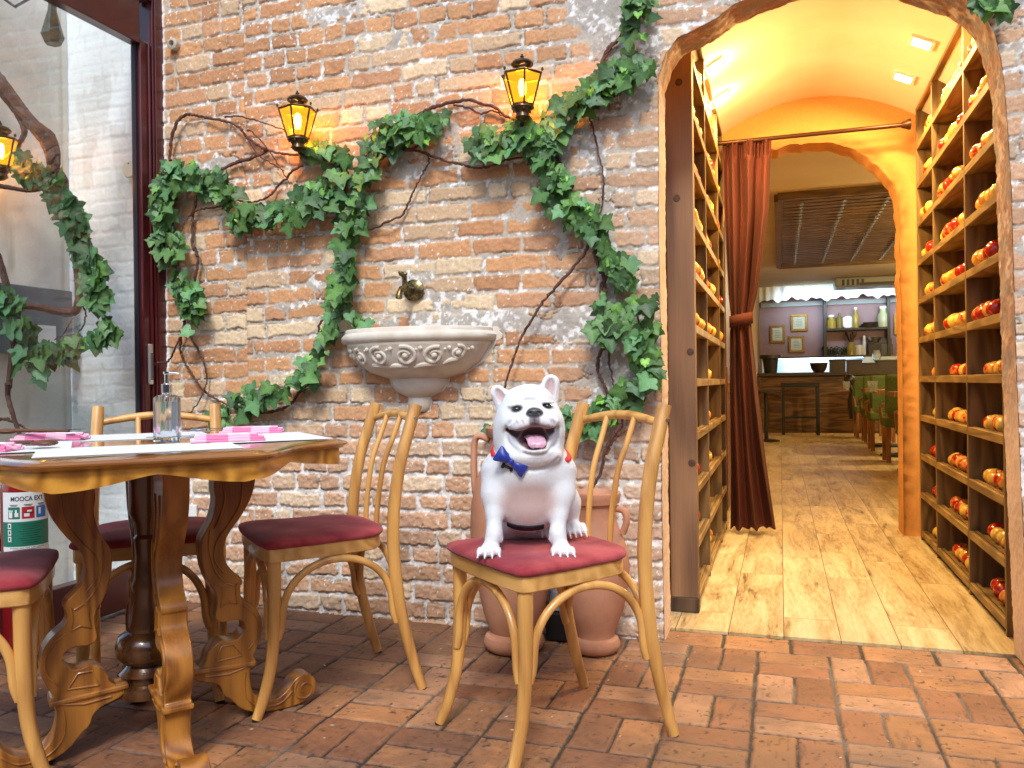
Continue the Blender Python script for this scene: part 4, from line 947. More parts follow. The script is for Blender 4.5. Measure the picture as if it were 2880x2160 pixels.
st_mid = [
 (.007, c4((700, 1380), (780, 1405), (860, 1410), (960, 1390), (1050, 1340), (1100, 1270), (1170, 1210), (1200, 1130), (1210, 1000), (1230, 900), (1260, 800), (1270, 720), (1320, 660), (1330, 540), (1360, 430), (1390, 350), (1440, 200), (1480, 60))),
 (.007, c2((1400, 1130), (1480, 1070), (1560, 1020), (1700, 990), (1760, 960))), (.006, c2((1430, 1140), (1400, 1220), (1330, 1270), (1290, 1340), (1290, 1440), (1330, 1520), (1380, 1545), (1450, 1520), (1560, 1470), (1640, 1430), (1680, 1350), (1730, 1240), (1790, 1130))+c3((130, 1090), (130, 1040), (80, 1010))),
 (.006, c3((-30, 1000), (80, 1010), (200, 1060), (330, 1090), (460, 1120), (560, 1100), (690, 1060), (900, 1040))),
 (.008, c3((30, 790), (150, 720), (250, 690), (380, 665), (480, 690), (580, 720), (640, 770), (720, 810), (860, 900))), (.005, c3((300, 700), (400, 720), (480, 760), (560, 740), (620, 770)))]
cl_mid = [([(650, 620), (740, 600), (830, 590), (900, 560), (930, 500)], 40, 150), ([(830, 560), (960, 490), (950, 430)], 30, 50), ([(860, 430), (930, 400), (970, 450)], 30, 30), ([(1060, 390), (1130, 360), (1210, 350)], 46, 105), ([(1080, 380), (1050, 440), (1020, 520)], 32, 46), ([(1210, 340), (1260, 340)], 24, 16),
          ([(1010, 530), (985, 600), (975, 690), (965, 780)], 34, 85), ([(965, 780), (955, 860), (930, 920), (900, 990), (870, 1030)], 32, 72), ([(960, 890), (1010, 900), (1035, 910)], 12, 10), ([(610, 1180), (680, 1130), (760, 1090), (860, 1060)], 34, 75), ([(610, 1150), (625, 1190)], 28, 22)]
ivy('ivy_vine', 'ivy vine curling from the wall lantern down beside the stone basin', st_mid, cl_mid, 23)
st_r = [
 (.010, c3((860, 1010), (900, 1000), (960, 950), (1040, 850), (1100, 790), (1190, 660), (1230, 560), (1290, 420), (1330, 320), (1400, 260), (1450, 150), (1480, 60), (1500, -30))), (.006, c3((1210, 600), (1250, 500), (1300, 400), (1370, 290), (1430, 230))),
 (.004, c3((1200, 760), (1230, 870), (1270, 1050), (1300, 1200), (1290, 1350), (1260, 1460), (1230, 1500), (1240, 1600), (1250, 1680))), (.007, c3((960, 950), (1030, 1150), (1030, 1290), (1100, 1330), (1150, 1400), (1230, 1500), (1260, 1600), (1280, 1680))),
 (.010, c5((1440, -40), (1450, 60), (1450, 170), (1480, 270), (1520, 370), (1500, 450), (1530, 600), (1540, 700), (1510, 750), (1530, 870), (1480, 970), (1470, 1080), (1510, 1180), (1560, 1280), (1640, 1400), (1640, 1480))), (.008, c5((1470, 0), (1490, 50), (1530, 200), (1550, 290), (1520, 400), (1540, 480))),
 (.006, c5((1560, 700), (1600, 760), (1560, 880), (1555, 1000), (1580, 1130), (1600, 1250))), (.004, c5((1720, 600), (1780, 680), (1790, 800))),
 (.007, c5((1440, 20), (1420, 50), (1380, 150), (1280, 280), (1150, 430), (1060, 530), (980, 650), (900, 780), (850, 890), (810, 1000), (770, 1130), (740, 1240), (735, 1300)), .05),
 (.008, [(1743, 1175), (1740, 1205), (1720, 1235), (1700, 1275), (1695, 1310), (1684, 1340), (1664, 1380), (1662, 1415), (1668, 1450)], .09), (.006, [(1757, 1180), (1752, 1212), (1725, 1240), (1706, 1280)], .09)]
cl_r = [([(1345, 400), (1450, 385), (1540, 380)], 46, 110), ([(1500, 420), (1555, 480), (1570, 540), (1600, 590), (1650, 620), (1680, 650)], 44, 150), ([(1560, 330), (1610, 300), (1650, 260), (1700, 230)], 40, 80), ([(1690, 250), (1750, 210), (1780, 160)], 40, 60), ([(1780, 90), (1795, 20), (1800, -30)], 38, 50), ([(1810, 180), (1825, 200)], 16, 12),
        ([(1700, 690), (1740, 760), (1760, 800)], 40, 55), ([(1700, 860), (1720, 900), (1700, 930), (1760, 900)], 40, 75), ([(1790, 850), (1830, 850)], 30, 16), ([(1790, 950), (1810, 1010), (1830, 1070)], 32, 48), ([(1690, 1150), (1760, 1120), (1800, 1090)], 36, 60), ([(1580, 1170), (1640, 1170), (1720, 1170)], 24, 30), ([(1640, 1205), (1690, 1205)], 12, 8), ([(1830, 900), (1840, 930)], 16, 8), ([(1385, 1200), (1382, 1206)], 8, 3)]
ivy('ivy_vine', 'tallest ivy vine growing from the terracotta pot up beside the arch', st_r, cl_r, 37)
ivy('ivy_vine', 'small ivy sprig hanging over the top right of the arch', [(.005, [(2680, -60), (2760, -10), (2830, 5), (2900, -40)])], [([(2735, -20), (2780, 6), (2820, 10)], 22, 34)], 41)
# vine behind the glass: on the whitewashed wall and the corner
cg = lambda *L: [(.3375*x, .3375*y) for x, y in L]; ch = lambda *L: [(.2772*x, 780+.2772*y) for x, y in L]; ca = lambda *L: [(.663*x, .663*y) for x, y in L]
Dg = 3.48
def behind(px, py, off): 
    q = ond(px, py, Dg-off); return q
st_g = [(.036, cg((-120, 560), (0, 700), (100, 830), (200, 960), (300, 1070), (380, 1180), (420, 1290), (440, 1400))), (.024, cg((-20, 730), (100, 850), (200, 960), (330, 1060), (420, 1130), (470, 1260), (475, 1380))),
        (.014, cg((120, 900), (190, 1040), (200, 1120), (150, 1200), (80, 1290), (0, 1330))), (.012, cg((-60, 1520), (0, 1550), (120, 1570), (250, 1590), (360, 1570))),
        (.024, cg((440, 1400), (520, 1500))+ca((270, 850), (300, 960), (320, 1060), (335, 1180), (335, 1280), (310, 1325), (240, 1320), (150, 1300), (60, 1300), (0, 1310))),
        (.015, ca((-10, 1080), (20, 1180), (50, 1290), (62, 1400), (45, 1560), (38, 1640))+ch((80, 1080), (80, 1200), (110, 1320), (150, 1450), (190, 1560), (240, 1700))), (.008, ch((-20, 1440), (60, 1440), (160, 1480), (260, 1540), (340, 1620)), .0),
        (.004, ch((840, 260), (870, 380), (850, 480), (790, 560), (700, 590), (600, 600), (550, 640))), (.003, ch((740, 410), (700, 480), (660, 550), (610, 620)))]
cl_g = [(cg((200, 1320), (280, 1430), (420, 1480)), 26, 40), (ca((190, 740), (250, 820), (290, 900), (320, 960)), 24, 60), (ca((330, 960), (350, 1050), (380, 1130), (410, 1200), (420, 1280)), 26, 95), (ca((440, 1370), (480, 1420), (400, 1430)), 18, 26), (ca((20, 1270), (80, 1350), (120, 1430)), 30, 62), (ca((100, 1500), (200, 1490), (290, 1480), (330, 1460)), 24, 66), (ca((160, 1540), (180, 1590)), 14, 12), (ca((0, 1240), (20, 1300)), 26, 18)]
ivy('ivy_vine', 'thick gnarled ivy vine behind the glass door', st_g, cl_g, 53, plane=behind, sizes=(.05, .10), dark=1.3)

# ---------------------------------------------------------------- wall lanterns
m_brz = M('antique_bronze', srgb('6e5a3c'), srgb('40342a'), sc=40, rough=.35, met=.75)
def amber():
    m = bpy.data.materials.new('amber_glass'); m.use_nodes = True; nt = m.node_tree; N = nt.nodes.new; L = nt.links.new
    nt.nodes.remove(nt.nodes['Principled BSDF']); out = nt.nodes['Material Output']
    t = N('ShaderNodeBsdfTransparent'); t.inputs[0].default_value = (1, .55, .06, 1); g = N('ShaderNodeEmission'); g.inputs[0].default_value = (1, .50, .02, 1); g.inputs[1].default_value = 1.0
    mx = N('ShaderNodeMixShader'); mx.inputs[0].default_value = .50; L(t.outputs[0], mx.inputs[1]); L(g.outputs[0], mx.inputs[2])
    gl = N('ShaderNodeBsdfGlossy'); gl.inputs['Roughness'].default_value = .15; m2 = N('ShaderNodeMixShader'); m2.inputs[0].default_value = .06; L(mx.outputs[0], m2.inputs[1]); L(gl.outputs[0], m2.inputs[2]); L(m2.outputs[0], out.inputs[0]); return m
m_amb = amber(); m_bulb = M('bulb_glow', (1, .9, .6), emis=(1, .78, .35), es=60)
def lantern(loc, rz, label):
    e = empty('wall_lantern', loc, rz, label, 'wall lamp', 'lit amber lanterns on the brick wall'); n = 6; e.scale = (.94, .94, .94)
    zt, zb, rt, rb_ = .118, .0, .080, .042
    hexa = lambda r, z, k: (r*math.cos(2*PI*k/n+PI/6), r*math.sin(2*PI*k/n+PI/6), z)
    for k in range(n):
        b = MB(); b.add([hexa(rb_, zb, k), hexa(rb_, zb, k+1), hexa(rt, zt, k+1), hexa(rt, zt, k)], [(0, 1, 2, 3)]); b.build('pane', m_amb, e, smooth=False)
    b = MB()
    for k in range(n):
        b.tube([hexa(rb_+.001, zb-.006, k), hexa(rt+.001, zt+.004, k)], .0042, 6); b.tube([hexa(rt, zt, k), hexa(rt, zt, k+1)], .005, 6); b.tube([hexa(rb_, zb, k), hexa(rb_, zb, k+1)], .006, 6)
        b.ball(hexa(rt+.006, zt+.014, k), (.0055, .0055, .008), 8); b.ball(hexa(rb_-.004, zb-.018, k), (.004, .004, .006), 8)
    b.build('frame', m_brz, e)
    b = MB(); V = [hexa(rt+.006, zt+.004, k) for k in range(n)]+[hexa(.060, zt+.014, k) for k in range(n)]+[hexa(.036, zt+.017, k) for k in range(n)]
    b.add(V, [(k, (k+1) % n, n+(k+1) % n, n+k) for k in range(n)]+[(n+k, n+(k+1) % n, 2*n+(k+1) % n, 2*n+k) for k in range(n)])
    b.lathe([(r_, zt+(q-.024)*.72+.012) for r_, q in [(.030, .024), (.030, .034), (.028, .036), (.028, .050), (.036, .056), (.044, .066), (.045, .072), (.038, .086), (.022, .096), (.010, .100), (.009, .104), (.006, .108), (.009, .114), (.004, .120), (.004, .128), (0, .130)]], n=24); b.build('roof', m_brz, e)
    b = MB()
    for k in range(22): a = 2*PI*k/22; b.box((.0285*math.cos(a), .0285*math.sin(a), zt+.0255), (.002, .003, .008), rz=a)
    b.build('vent_slots', m_blk, e, smooth=False)
    b = MB(); b.lathe([(0, -.004), (.045, -.004), (.046, -.010), (.036, -.014), (.026, -.03), (.030, -.045), (.018, -.055), (.008, -.06), (0, -.062)], n=24)
    b.tube(catmull([(0, 0, -.045), (.0, .035, -.062), (.0, .08, -.055), (0, .115, -.035)], 6), .009, 10)
    b.lathe([(0, 0), (.045, 0), (.046, .012), (.036, .022), (.02, .03), (0, .03)], (0, .130, -.035), n=24, R=[[1, 0, 0], [0, 0, 1], [0, -1, 0]]); b.build('bracket', m_brz, e)
    b = MB(); b.lathe([(0, .108), (.010, .104), (.015, .088), (.016, .072), (.012, .05), (.009, .036), (0, .036)], n=14); b.build('bulb', m_bulb, e)
    b = MB(); b.lathe([(.011, 0), (.012, .035), (0, .035)], n=12); b.build('candle_sleeve', M('ivory', srgb('c89a50'), rough=.6), e)
    pointlamp('lamp_light', e, (0, 0, .08), .02, 13.0, (1, .55, .14))
    return e
p = ony(838, 388, -.132); lantern((p[0], -.132, p[2]), math.radians(12), 'lit amber lantern with bronze frame, left of the two wall lamps')
p = ony(1470, 298, -.132); lantern((p[0], -.132, p[2]), math.radians(24), 'lit amber lantern with bronze frame, nearer to the arch')
q_ = onx(2, 470, XC+.14); LN = lantern((XC+.14, q_[1], q_[2]), math.radians(90), 'added amber lantern at the left edge, standing in for a warm glow in the glass')  # added lantern in place of a warm reflection in the door glass
# small capped pipe at the top left of the wall, socket near the floor
p = ony(497, 130, 0); b = MB(); b.lathe([(0, 0), (.024, 0), (.026, .03), (.018, .034), (.014, .034), (.012, .012), (0, .012)], n=20, R=[[1, 0, 0], [0, 0, -1], [0, 1, 0]]); tag(b.build('capped_pipe', M('old_pvc', srgb('b8b0a0'), rough=.6), loc=(p[0], -.002, p[2])), 'short grey pipe stub high on the wall by the door frame', 'pipe')
p = ony(535, 1455, 0); e = empty('wall_plate', (p[0], -.012, p[2]), 0, 'white plate low on the brick wall behind the table', 'wall plate')
b = MB(); b.box((0, -.004, 0), (.10, .012, .12)); b.build('plate', m_white, e, smooth=False, bevel=.003); b = MB(); b.lathe([(0, .002), (.008, .002), (.008, 0)], (.01, -.010, 0), n=12, R=[[1, 0, 0], [0, 0, -1], [0, 1, 0]]); b.build('socket_hole', m_blk, e)

# ---------------------------------------------------------------- stone basin
m_stone = M('cast_stone', srgb('dad4c6'), srgb('cbc2b0'), sc=14, rough=.75, bs=.35, bsc=240, bd=.0012)
e = empty('wall_basin', (-1.392, 0, .85), 0, 'pale cast stone half-round wall basin with scroll relief', 'basin')
prof = [(.028, 0), (.045, .012), (.052, .034), (.048, .058), (.066, .066), (.098, .082), (.118, .108), (.126, .135), (.145, .140), (.205, .160), (.262, .198), (.296, .245), (.306, .262), (.312, .268), (.312, .276), (.322, .280), (.334, .290), (.336, .304), (.326, .314), (.320, .318), (.321, .330), (.316, .334), (.298, .334), (.285, .325), (.25, .26), (.16, .20), (0, .19)]
dep = lambda r, z: (.62 if z > .14 else .62)
b = MB(); b.lathe(prof, n=64, a0=PI, a1=2*PI, sy=.62); bo = b.build('bowl', m_stone, e, ang=50)
b = MB(); b.prism([(x, z) for x, z in [(-r, z) for r, z in prof[:22]][::-1]+[(r, z) for r, z in prof[:22]]], .012, X=(1.07, 0, 0), Y=(0, 0, 1), Z=(0, -1, 0), z0=-.006); b.build('back_plate', m_stone, e, smooth=False, bevel=.003)
def onbowl(a, z, lift=0):
    r = np.interp(z, [.14, .16, .198, .245, .262], [.145, .205, .262, .296, .306])+lift; return np.array([r*math.cos(a), .62*r*math.sin(a), z])
b = MB()
for (ac, zc, R0, sgn) in [(-2.35, .222, .040, 1), (-1.92, .222, .044, 1), (-1.50, .222, .046, -1), (-1.08, .222, .042, 1), (-.72, .232, .034, -1), (-2.75, .232, .030, -1)]:
    P = []
    for k in range(26): t = k/25*2*PI*1.25; r_ = R0*(1-.62*k/25); P.append(onbowl(ac+sgn*r_*math.cos(t+1.2)/.27, zc+r_*math.sin(t+1.2)*.8, .001))
    b.tube(P, [.0085*(1-.3*k/25) for k in range(26)], 8); b.ball(onbowl(ac, zc, .003), .013, 10)
for (a1, z1, a2, z2) in [(-2.25, .185, -1.9, .178), (-1.85, .178, -1.5, .178), (-1.4, .176, -1.0, .185), (-.9, .190, -.65, .205)]:
    P = [onbowl(a1+(a2-a1)*k/10, z1+(z2-z1)*k/10+.008*math.sin(PI*k/10), .001) for k in range(11)]; b.tube(P, [.003+.008*math.sin(PI*k/10) for k in range(11)], 8)
for a_ in (-2.1, -1.7, -1.28, -.88, -.5, -2.6): b.ball(onbowl(a_, .250, .002), .009, 8); b.ball(onbowl(a_-.06, .245, .001), .006, 8)
b.build('scroll_relief', m_stone, bo)
# ---------------------------------------------------------------- brass tap
p = ony(1168, 818, 0); e = empty('wall_tap', (p[0], -.012, p[2]), 0, 'old brass garden tap with fluted rosette above the basin', 'tap')
m_ob = M('old_brass', srgb('8a7a50'), srgb('453d2a'), sc=90, rough=.3, met=.9)
b = MB(); V = [(0, 0, 0)]; n = 48
R_ = lambda k: .043+.0015*abs(math.cos(k*PI/4))
Vv = []; F = []
for j, (q, y) in enumerate([(1., 0), (1., -.006), (.75, -.012), (.4, -.016), (.2, -.018)]):
    for k in range(n): a = 2*PI*k/n; r_ = R_(k)*q; Vv.append((r_*math.cos(a), y-.0012*(k % 2 == 0)*(q > .3), r_*math.sin(a)))
for j in range(4):
    for k in range(n): a = j*n+k; c = j*n+(k+1) % n; F.append((a, c, c+n, a+n))
F.append(tuple(4*n+k for k in range(n))); b.add(Vv, F); b.build('rosette', m_ob, e)
b = MB(); b.tube([(0, -.01, 0), (-.002, -.05, .0), (-.004, -.075, .0)], [.013, .012, .014], 14); b.tube(catmull([(-.004, -.07, 0), (-.006, -.10, -.004), (-.008, -.118, -.022), (-.009, -.122, -.045)], 6), [.013]*8+[.011]*6+[.012, .014, .013, .014, .010], 14); b.build('spout', m_ob, e)
b = MB(); b.tube([(-.004, -.072, .005), (-.006, -.074, .035), (-.007, -.075, .050)], [.014, .010, .012], 14); b.ball((-.010, -.078, .058), (.020, .008, .010), 12); b.ball((-.022, -.080, .064), (.009, .007, .008), 10); b.build('valve_handle', m_ob, e)

# ---------------------------------------------------------------- terracotta pots
m_ter = M('terracotta', srgb('cf9c7e'), srgb('a8704f'), sc=4, rough=.85, bs=.4, bsc=140, bd=.002, det=8, lo=.3, hi=.7)
def contact(px, py): return onz(px, py, 0)
e = empty('terracotta_pot', (-.925, -.235, 0), 0, 'tall terracotta amphora with square handle behind the dog', 'pot')
b = MB(); b.lathe([(0, .004), (.092, .004), (.106, .016), (.110, .036), (.103, .054), (.088, .060), (.084, .068), (.092, .085), (.110, .14), (.130, .23), (.147, .34), (.154, .43), (.150, .52), (.132, .61), (.100, .68), (.078, .72), (.074, .76), (.090, .78), (.094, .80), (.084, .805), (.066, .79), (.062, .72), (0, .70)], n=56); b.build('body', m_ter, e)
for s_ in (-1, 1):
    b = MB(); b.tube(catmull([(s_*.085, 0, .755), (s_*.120, 0, .768), (s_*.140, 0, .755), (s_*.146, 0, .70), (s_*.146, 0, .60), (s_*.140, 0, .55)], 5), .0155, 12, flat=.75); b.build('handle', m_ter, e)
e = empty('terracotta_pot', (-.640, -.175, 0), 0, 'lower terracotta amphora with open rim and ivy stem growing out', 'pot')
b = MB(); b.lathe([(0, .004), (.074, .004), (.086, .015), (.089, .034), (.082, .050), (.066, .056), (.066, .064), (.078, .09), (.104, .16), (.122, .25), (.126, .31), (.118, .37), (.094, .43), (.080, .47), (.076, .50), (.080, .525), (.092, .532), (.094, .545), (.098, .555), (.096, .568), (.082, .570), (.070, .55), (.066, .50), (0, .46)], n=56); b.build('body', m_ter, e)
for s_ in (-1, 1):
    b = MB(); b.tube(catmull([(s_*.082, 0, .512), (s_*.112, -.01, .505), (s_*.120, -.01, .47), (s_*.104, 0, .425)], 5), .0125, 10); b.tube(catmull([(s_*.106, -.01, .50), (s_*.122, -.012, .492), (s_*.118, -.012, .476), (s_*.108, -.012, .482)], 5), .008, 8); b.build('handle', m_ter, e)
e = empty('black_box', (-.775, -.075, 0), 0, 'low black box on the floor between the two pots', 'box'); b = MB(); b.box((0, 0, .055), (.13, .09, .10)); b.build('case', m_blk, e, smooth=False, bevel=.004)
b = MB(); b.box((0, .01, .145), (.12, .06, .075)); b.build('cover', M('blue_grey_plastic', srgb('9aa6b4'), rough=.5), e, smooth=False, bevel=.004)
# small blue figure at the foot of the wall
p = onz(660, 1712, 0); e = empty('bird_ornament', (p[0], p[1]-.05, 0), 0, 'small bright blue bird ornament standing by the wall', 'ornament')
m_blu = M('blue_glaze', srgb('1c6ac8'), srgb('1450a0'), sc=60, rough=.25)
b = MB(); b.lathe([(0, .03), (.022, .035), (.03, .06), (.026, .09), (.016, .105), (0, .11)], n=18); b.ball((-.003, -.006, .118), (.020, .020, .019), 14); b.tube([(0, .01, .05), (.01, .05, .03)], [.012, .004], 8); b.build('body', m_blu, e)
b = MB(); b.box((0, 0, .015), (.06, .05, .03)); b.build('base', M('pale_stone', srgb('a09890'), rough=.8), e, smooth=False, bevel=.004)
b = MB(); b.ball((-.018, -.012, .122), .004, 8); b.ball((.002, -.024, .122), .004, 8); b.build('eye', m_white, e)
b = MB(); b.tube([(-.003, -.022, .114), (-.004, -.038, .110)], [.006, .001], 8); b.build('beak', M('beak_orange', srgb('c08030'), rough=.5), e)

# ---------------------------------------------------------------- bentwood chairs
m_beech = woodmat('lacquered_beech', srgb('dca95e'), srgb('a8743a'), 2, 16, 2, .33, coat=.35, fine=1.2, lo=.15, hi=.7)
m_beechh = woodmat('lacquered_beech_rail', srgb('e0b068'), srgb('b48444'), 1, 16, 2, .33, coat=.35, fine=1.2, lo=.15, hi=.7)
m_suede = M('red_suede', srgb('8e2430'), srgb('b04a50'), sc=7, rough=.9, bs=.15, bsc=400, bd=.0006, sheen=.15, lo=.42, hi=.62, det=5)
def seat_outline(gx=0., n=18):
    """front corners square-ish, rear rounded"""
    P = []; F_, Bk, wf, wb = .215+gx, -.175-gx, .205+gx, .165+gx; r = .02
    P += [(F_+.006, 0), (F_+.003, wf*.6), (F_-.004, wf-.022), (F_-.012, wf-.006), (F_-.028, wf)]
    for k in range(1, 8): t = k/8; P.append((F_-.028+(-.06-F_+.028)*t, wf+(wb+.018-wf)*t+.004*math.sin(PI*t)))
    for k in range(0, n+1): t = PI/2*k/n; P.append((-.06+(Bk+.06)*math.sin(t)**.9 if t > 0 else -.06, (wb+.018)*math.cos(t)**.62 if k < n else 0))
    return P+[(x, -y) for x, y in P[::-1] if y > 1e-6]
def make_chair(rail_bulge=.022):
    e = empty('chair', (0, 0, 0))
    O = seat_outline(); b = MB(); b.prism(O, .040, z0=.448); b.build('seat_frame', m_beechh, e, bevel=.003, ang=35)
    # cushion
    V = []; F = []; rings = [(1.012, .488), (1.04, .493), (1.048, .499), (1.03, .507), (.96, .513), (.85, .517), (.65, .520), (.4, .521), (.15, .522)]
    n = len(O); Oc = np.array(O); cc = np.array([.02, 0])
    for s_, z in rings:
        for x, y in Oc: V.append(((x-.02)*s_+.02, y*s_, z+.0015*math.sin(x*s_*30+y*s_*17)*min(1, (1.05-s_)*4)*min(1, s_*2)))
    for j in range(len(rings)-1):
        for i in range(n): a = j*n+i; c = j*n+(i+1) % n; F.append((a, c, c+n, a+n))
    F.append(tuple((len(rings)-1)*n+i for i in range(n))); F.append(tuple(range(n))[::-1])
    b = MB(); b.add(V, F); b.build('cushion', m_suede, e, ang=75)
    for s_ in (-1, 1):
        b = MB(); b.tube(catmull([(.185, s_*.178, .449), (.186, s_*.178, .30), (.196, s_*.182, .16), (.222, s_*.190, .06), (.245, s_*.198, .004)], 6), [.0205-.006*k/24 for k in range(25)], 14); b.build('leg', m_beech, e)
        b = MB(); b.tube(catmull([(-.262, s_*.208, .004), (-.225, s_*.205, .13), (-.192, s_*.203, .28), (-.176, s_*.202, .44), (-.178, s_*.200, .56), (-.200, s_*.196, .70), (-.236, s_*.192, .82), (-.262, s_*.190, .895)], 6), [.0155+.004*min(1, k/14) for k in range(43)], 14); b.build('back_post', m_beech, e)
        b = MB(); b.lathe([(0, .002), (.004, .002), (.005, 0)], n=10, c=(-.250, s_*.2115, .855), R=[[1, 0, 0], [0, 0, -s_], [0, s_, 0]]); b.build('screw', m_steel, e)
    for ft in [(.222, .190, .0), (.222, -.190, 0)]: pass
    for (x, y) in [(.245, .198), (.245, -.198), (-.262, .208), (-.262, -.208)]: b = MB(); b.lathe([(0, 0), (.013, 0), (.013, .005), (0, .005)], (x, y, 0), 12); b.build('foot_pad', m_dkw, e)
    def arch(A, B, top, r=.0115, lo=.22):
        A = np.array(A, float); B = np.array(B, float); P = [A+[0, 0, lo], A+(B-A)*.03+[0, 0, lo+.035]]
        for k in range(1, 16): t = PI-PI*k/16; m_ = (A+B)/2; P.append(m_+(B-A)/2*math.cos(t)*.93+np.array([0, 0, lo+.045+(top-lo-.045)*math.sin(t)**.85]))
        P += [B+(A-B)*.03+[0, 0, lo+.035], B+[0, 0, lo]]
        b = MB(); b.tube(catmull(P, 3), r, 10); b.build('arched_brace', m_beech, e)
    arch((.20, -.17, 0), (.20, .17, 0), .437)
    for s_ in (-1, 1): arch((.178, s_*.181, 0), (-.186, s_*.192, 0), .437)
    arch((-.19, -.185, 0), (-.19, .185, 0), .437, lo=.27)
    b = MB(); P = [(-.250-.012*math.sin(PI*k/12)-.004, -.186+.372*k/12, .842+rail_bulge*math.sin(PI*k/12)) for k in range(13)]; b.tube(P, [.0115+.002*math.sin(PI*k/12) for k in range(13)], 12); b.build('top_rail', m_beech, e)
    for s_ in (-1, 1):
        b = MB(); b.tube(catmull([(-.173, s_*.052, .470), (-.176, s_*.054, .56), (-.198, s_*.058, .70), (-.236, s_*.062, .80), (-.258, s_*.064, .858)], 5), .0088, 10); b.build('spindle', m_beech, e)
    return e
ang = lambda x, y: math.atan2(y, x)
CHS = [((-.616, -.861), ang(-.66, -.75), 'bentwood chair with red seat that the white dog sits on'), ((-1.417, -.73), ang(-.684, -.73), 'bentwood chair with red seat between the table and the pots'),
       ((-1.939, -.883), ang(.61, -.79), 'bentwood chair behind the table, its back to the glass door'), ((-1.985, -1.535), ang(.76, .65), 'bentwood chair at the left edge, cut off by the frame')]
chair0 = make_chair()
for i, (p, a, lb) in enumerate(CHS):
    o = chair0 if i == 0 else copy_tree(chair0)
    o.location = (p[0], p[1], 0); o.rotation_euler = (0, 0, a); tag(o, lb, 'chair', 'bentwood chairs with red seats')

# ---------------------------------------------------------------- carved table
TC = np.array([-1.668, -1.223]); TR = math.radians(-44)    # local +x points to the camera side
m_top = woodmat('varnished_top', srgb('a06a2c'), srgb('6e4018'), 1, 5, 5, .10, coat=1., fine=.8)
m_apr = woodmat('varnished_apron', srgb('dca040'), srgb('8a5414'), 0, 7, 11, .35, coat=.3, fine=.8, lo=.15, hi=.8, K=85, con=.7)
m_legw = woodmat('varnished_leg', srgb('b87c32'), srgb('6a3a10'), 2, 9, 4, .38, coat=.3, fine=1., lo=.2, hi=.8, K=70)
m_cold = woodmat('dark_turned_wood', srgb('5c3a1c'), srgb('38200e'), 2, 6, 4, .25, coat=.6)
T = empty('carved_table', (TC[0], TC[1], 0), TR, 'carved honey-brown wooden table laid for a meal', 'table')
def table_outline(d=0., n=26):
    """eight-sided serpentine outline; d grows it"""
    P = []; A = .515+d; Rr = .60+d
    N = 8*n
    for k in range(N):
        a = 2*PI*k/N; s_ = (a+PI/8) % (PI/4)-PI/8      # angle within an octant side, centred on side directions
        side = int(((a+PI/8) % (2*PI))//(PI/4))
        base = A/math.cos(s_)
        if side % 2 == 1: r_ = base-.004-.040*math.cos(s_/(PI/8)*PI/2)**2+.018
        else: r_ = base+.010*math.cos(s_*4)**2-.006
        P.append((r_*math.cos(a), r_*math.sin(a)))
    for _ in range(3): P = [((P[i-1][0]+P[i][0]*2+P[(i+1) % N][0])/4, (P[i-1][1]+P[i][1]*2+P[(i+1) % N][1])/4) for i in range(N)]
    return P
rings = [(-.12, .8095), (-.016, .8095), (-.011, .8065), (-.001, .8055), (.004, .801), (.003, .797), (-.004, .794), (-.008, .789), (-.012, .788), (-.12, .788)]
V = []; F = []; n = len(table_outline())
for d, z in rings: V += [(x, y, z) for x, y in table_outline(d)]
for j in range(len(rings)-1):
    for i in range(n): a = j*n+i; c = j*n+(i+1) % n; F.append((a, c, c+n, a+n))
F.append(tuple(range(n))[::-1]); F.append(tuple((len(rings)-1)*n+i for i in range(n)))
b = MB(); b.add(V, F); b.build('tabletop', m_top, T, ang=40)
# apron with a wavy lower edge
V = []; F = []; O1 = table_outline(-.018); O2 = table_outline(-.050)
for i in range(n):
    a = 2*PI*i/n; w = math.cos(4*(a-PI/8)*1.0)          # +1 at the corners between sides... lobes
    a8 = ((a+PI/8) % (PI/4))-PI/8; lobe = abs(math.sin(4*a8))**1.3                    # 0 at middle of each side, 1 at corners
    zb = .770-.030*lobe; side = int(((a+PI/8) % (2*PI))//(PI/4))
    if side % 2 == 1: zb = .768-.024*lobe**.8
    V += [(*O1[i], .7875), (*O1[i], zb), (*O2[i], zb), (*O2[i], .7875)]
for i in range(n):
    a = 4*i; c = 4*((i+1) % n)
    for q in range(3): F.append((a+q, c+q, c+q+1, a+q+1))
b = MB(); b.add(V, F); b.build('apron', m_apr, T, ang=40, bevel=.0)
# scroll legs cut from a thick board
LEG = [(.272, .782), (.272, .71), (.264, .66), (.250, .625), (.226, .585), (.197, .550), (.181, .523), (.174, .491), (.182, .457), (.199, .432), (.223, .412), (.229, .393), (.221, .386), (.221, .352), (.253, .33), (.277, .297), (.285, .262), (.282, .235), (.269, .202), (.252, .175), (.262, .168), (.262, .158), (.250, .150), (.245, .125), (.246, .105), (.252, .075), (.268, .050), (.295, .034), (.330, .038), (.356, .055), (.378, .082), (.400, .092), (.425, .088), (.444, .068), (.446, .042), (.430, .018), (.400, .006), (.36, .002), (.31, .003), (.262, .010), (.219, .030), (.190, .066), (.170, .080), (.163, .108), (.140, .124), (.118, .130), (.100, .136), (.086, .146), (.086, .158), (.100, .166), (.109, .172), (.124, .186), (.126, .206), (.147, .228), (.168, .240), (.190, .232), (.212, .234), (.229, .250), (.234, .270), (.222, .287), (.196, .292), (.168, .288), (.148, .302), (.156, .338), (.156, .372), (.133, .406), (.115, .466), (.112, .530), (.130, .558), (.147, .590), (.157, .640), (.150, .672), (.154, .710), (.158, .782)]
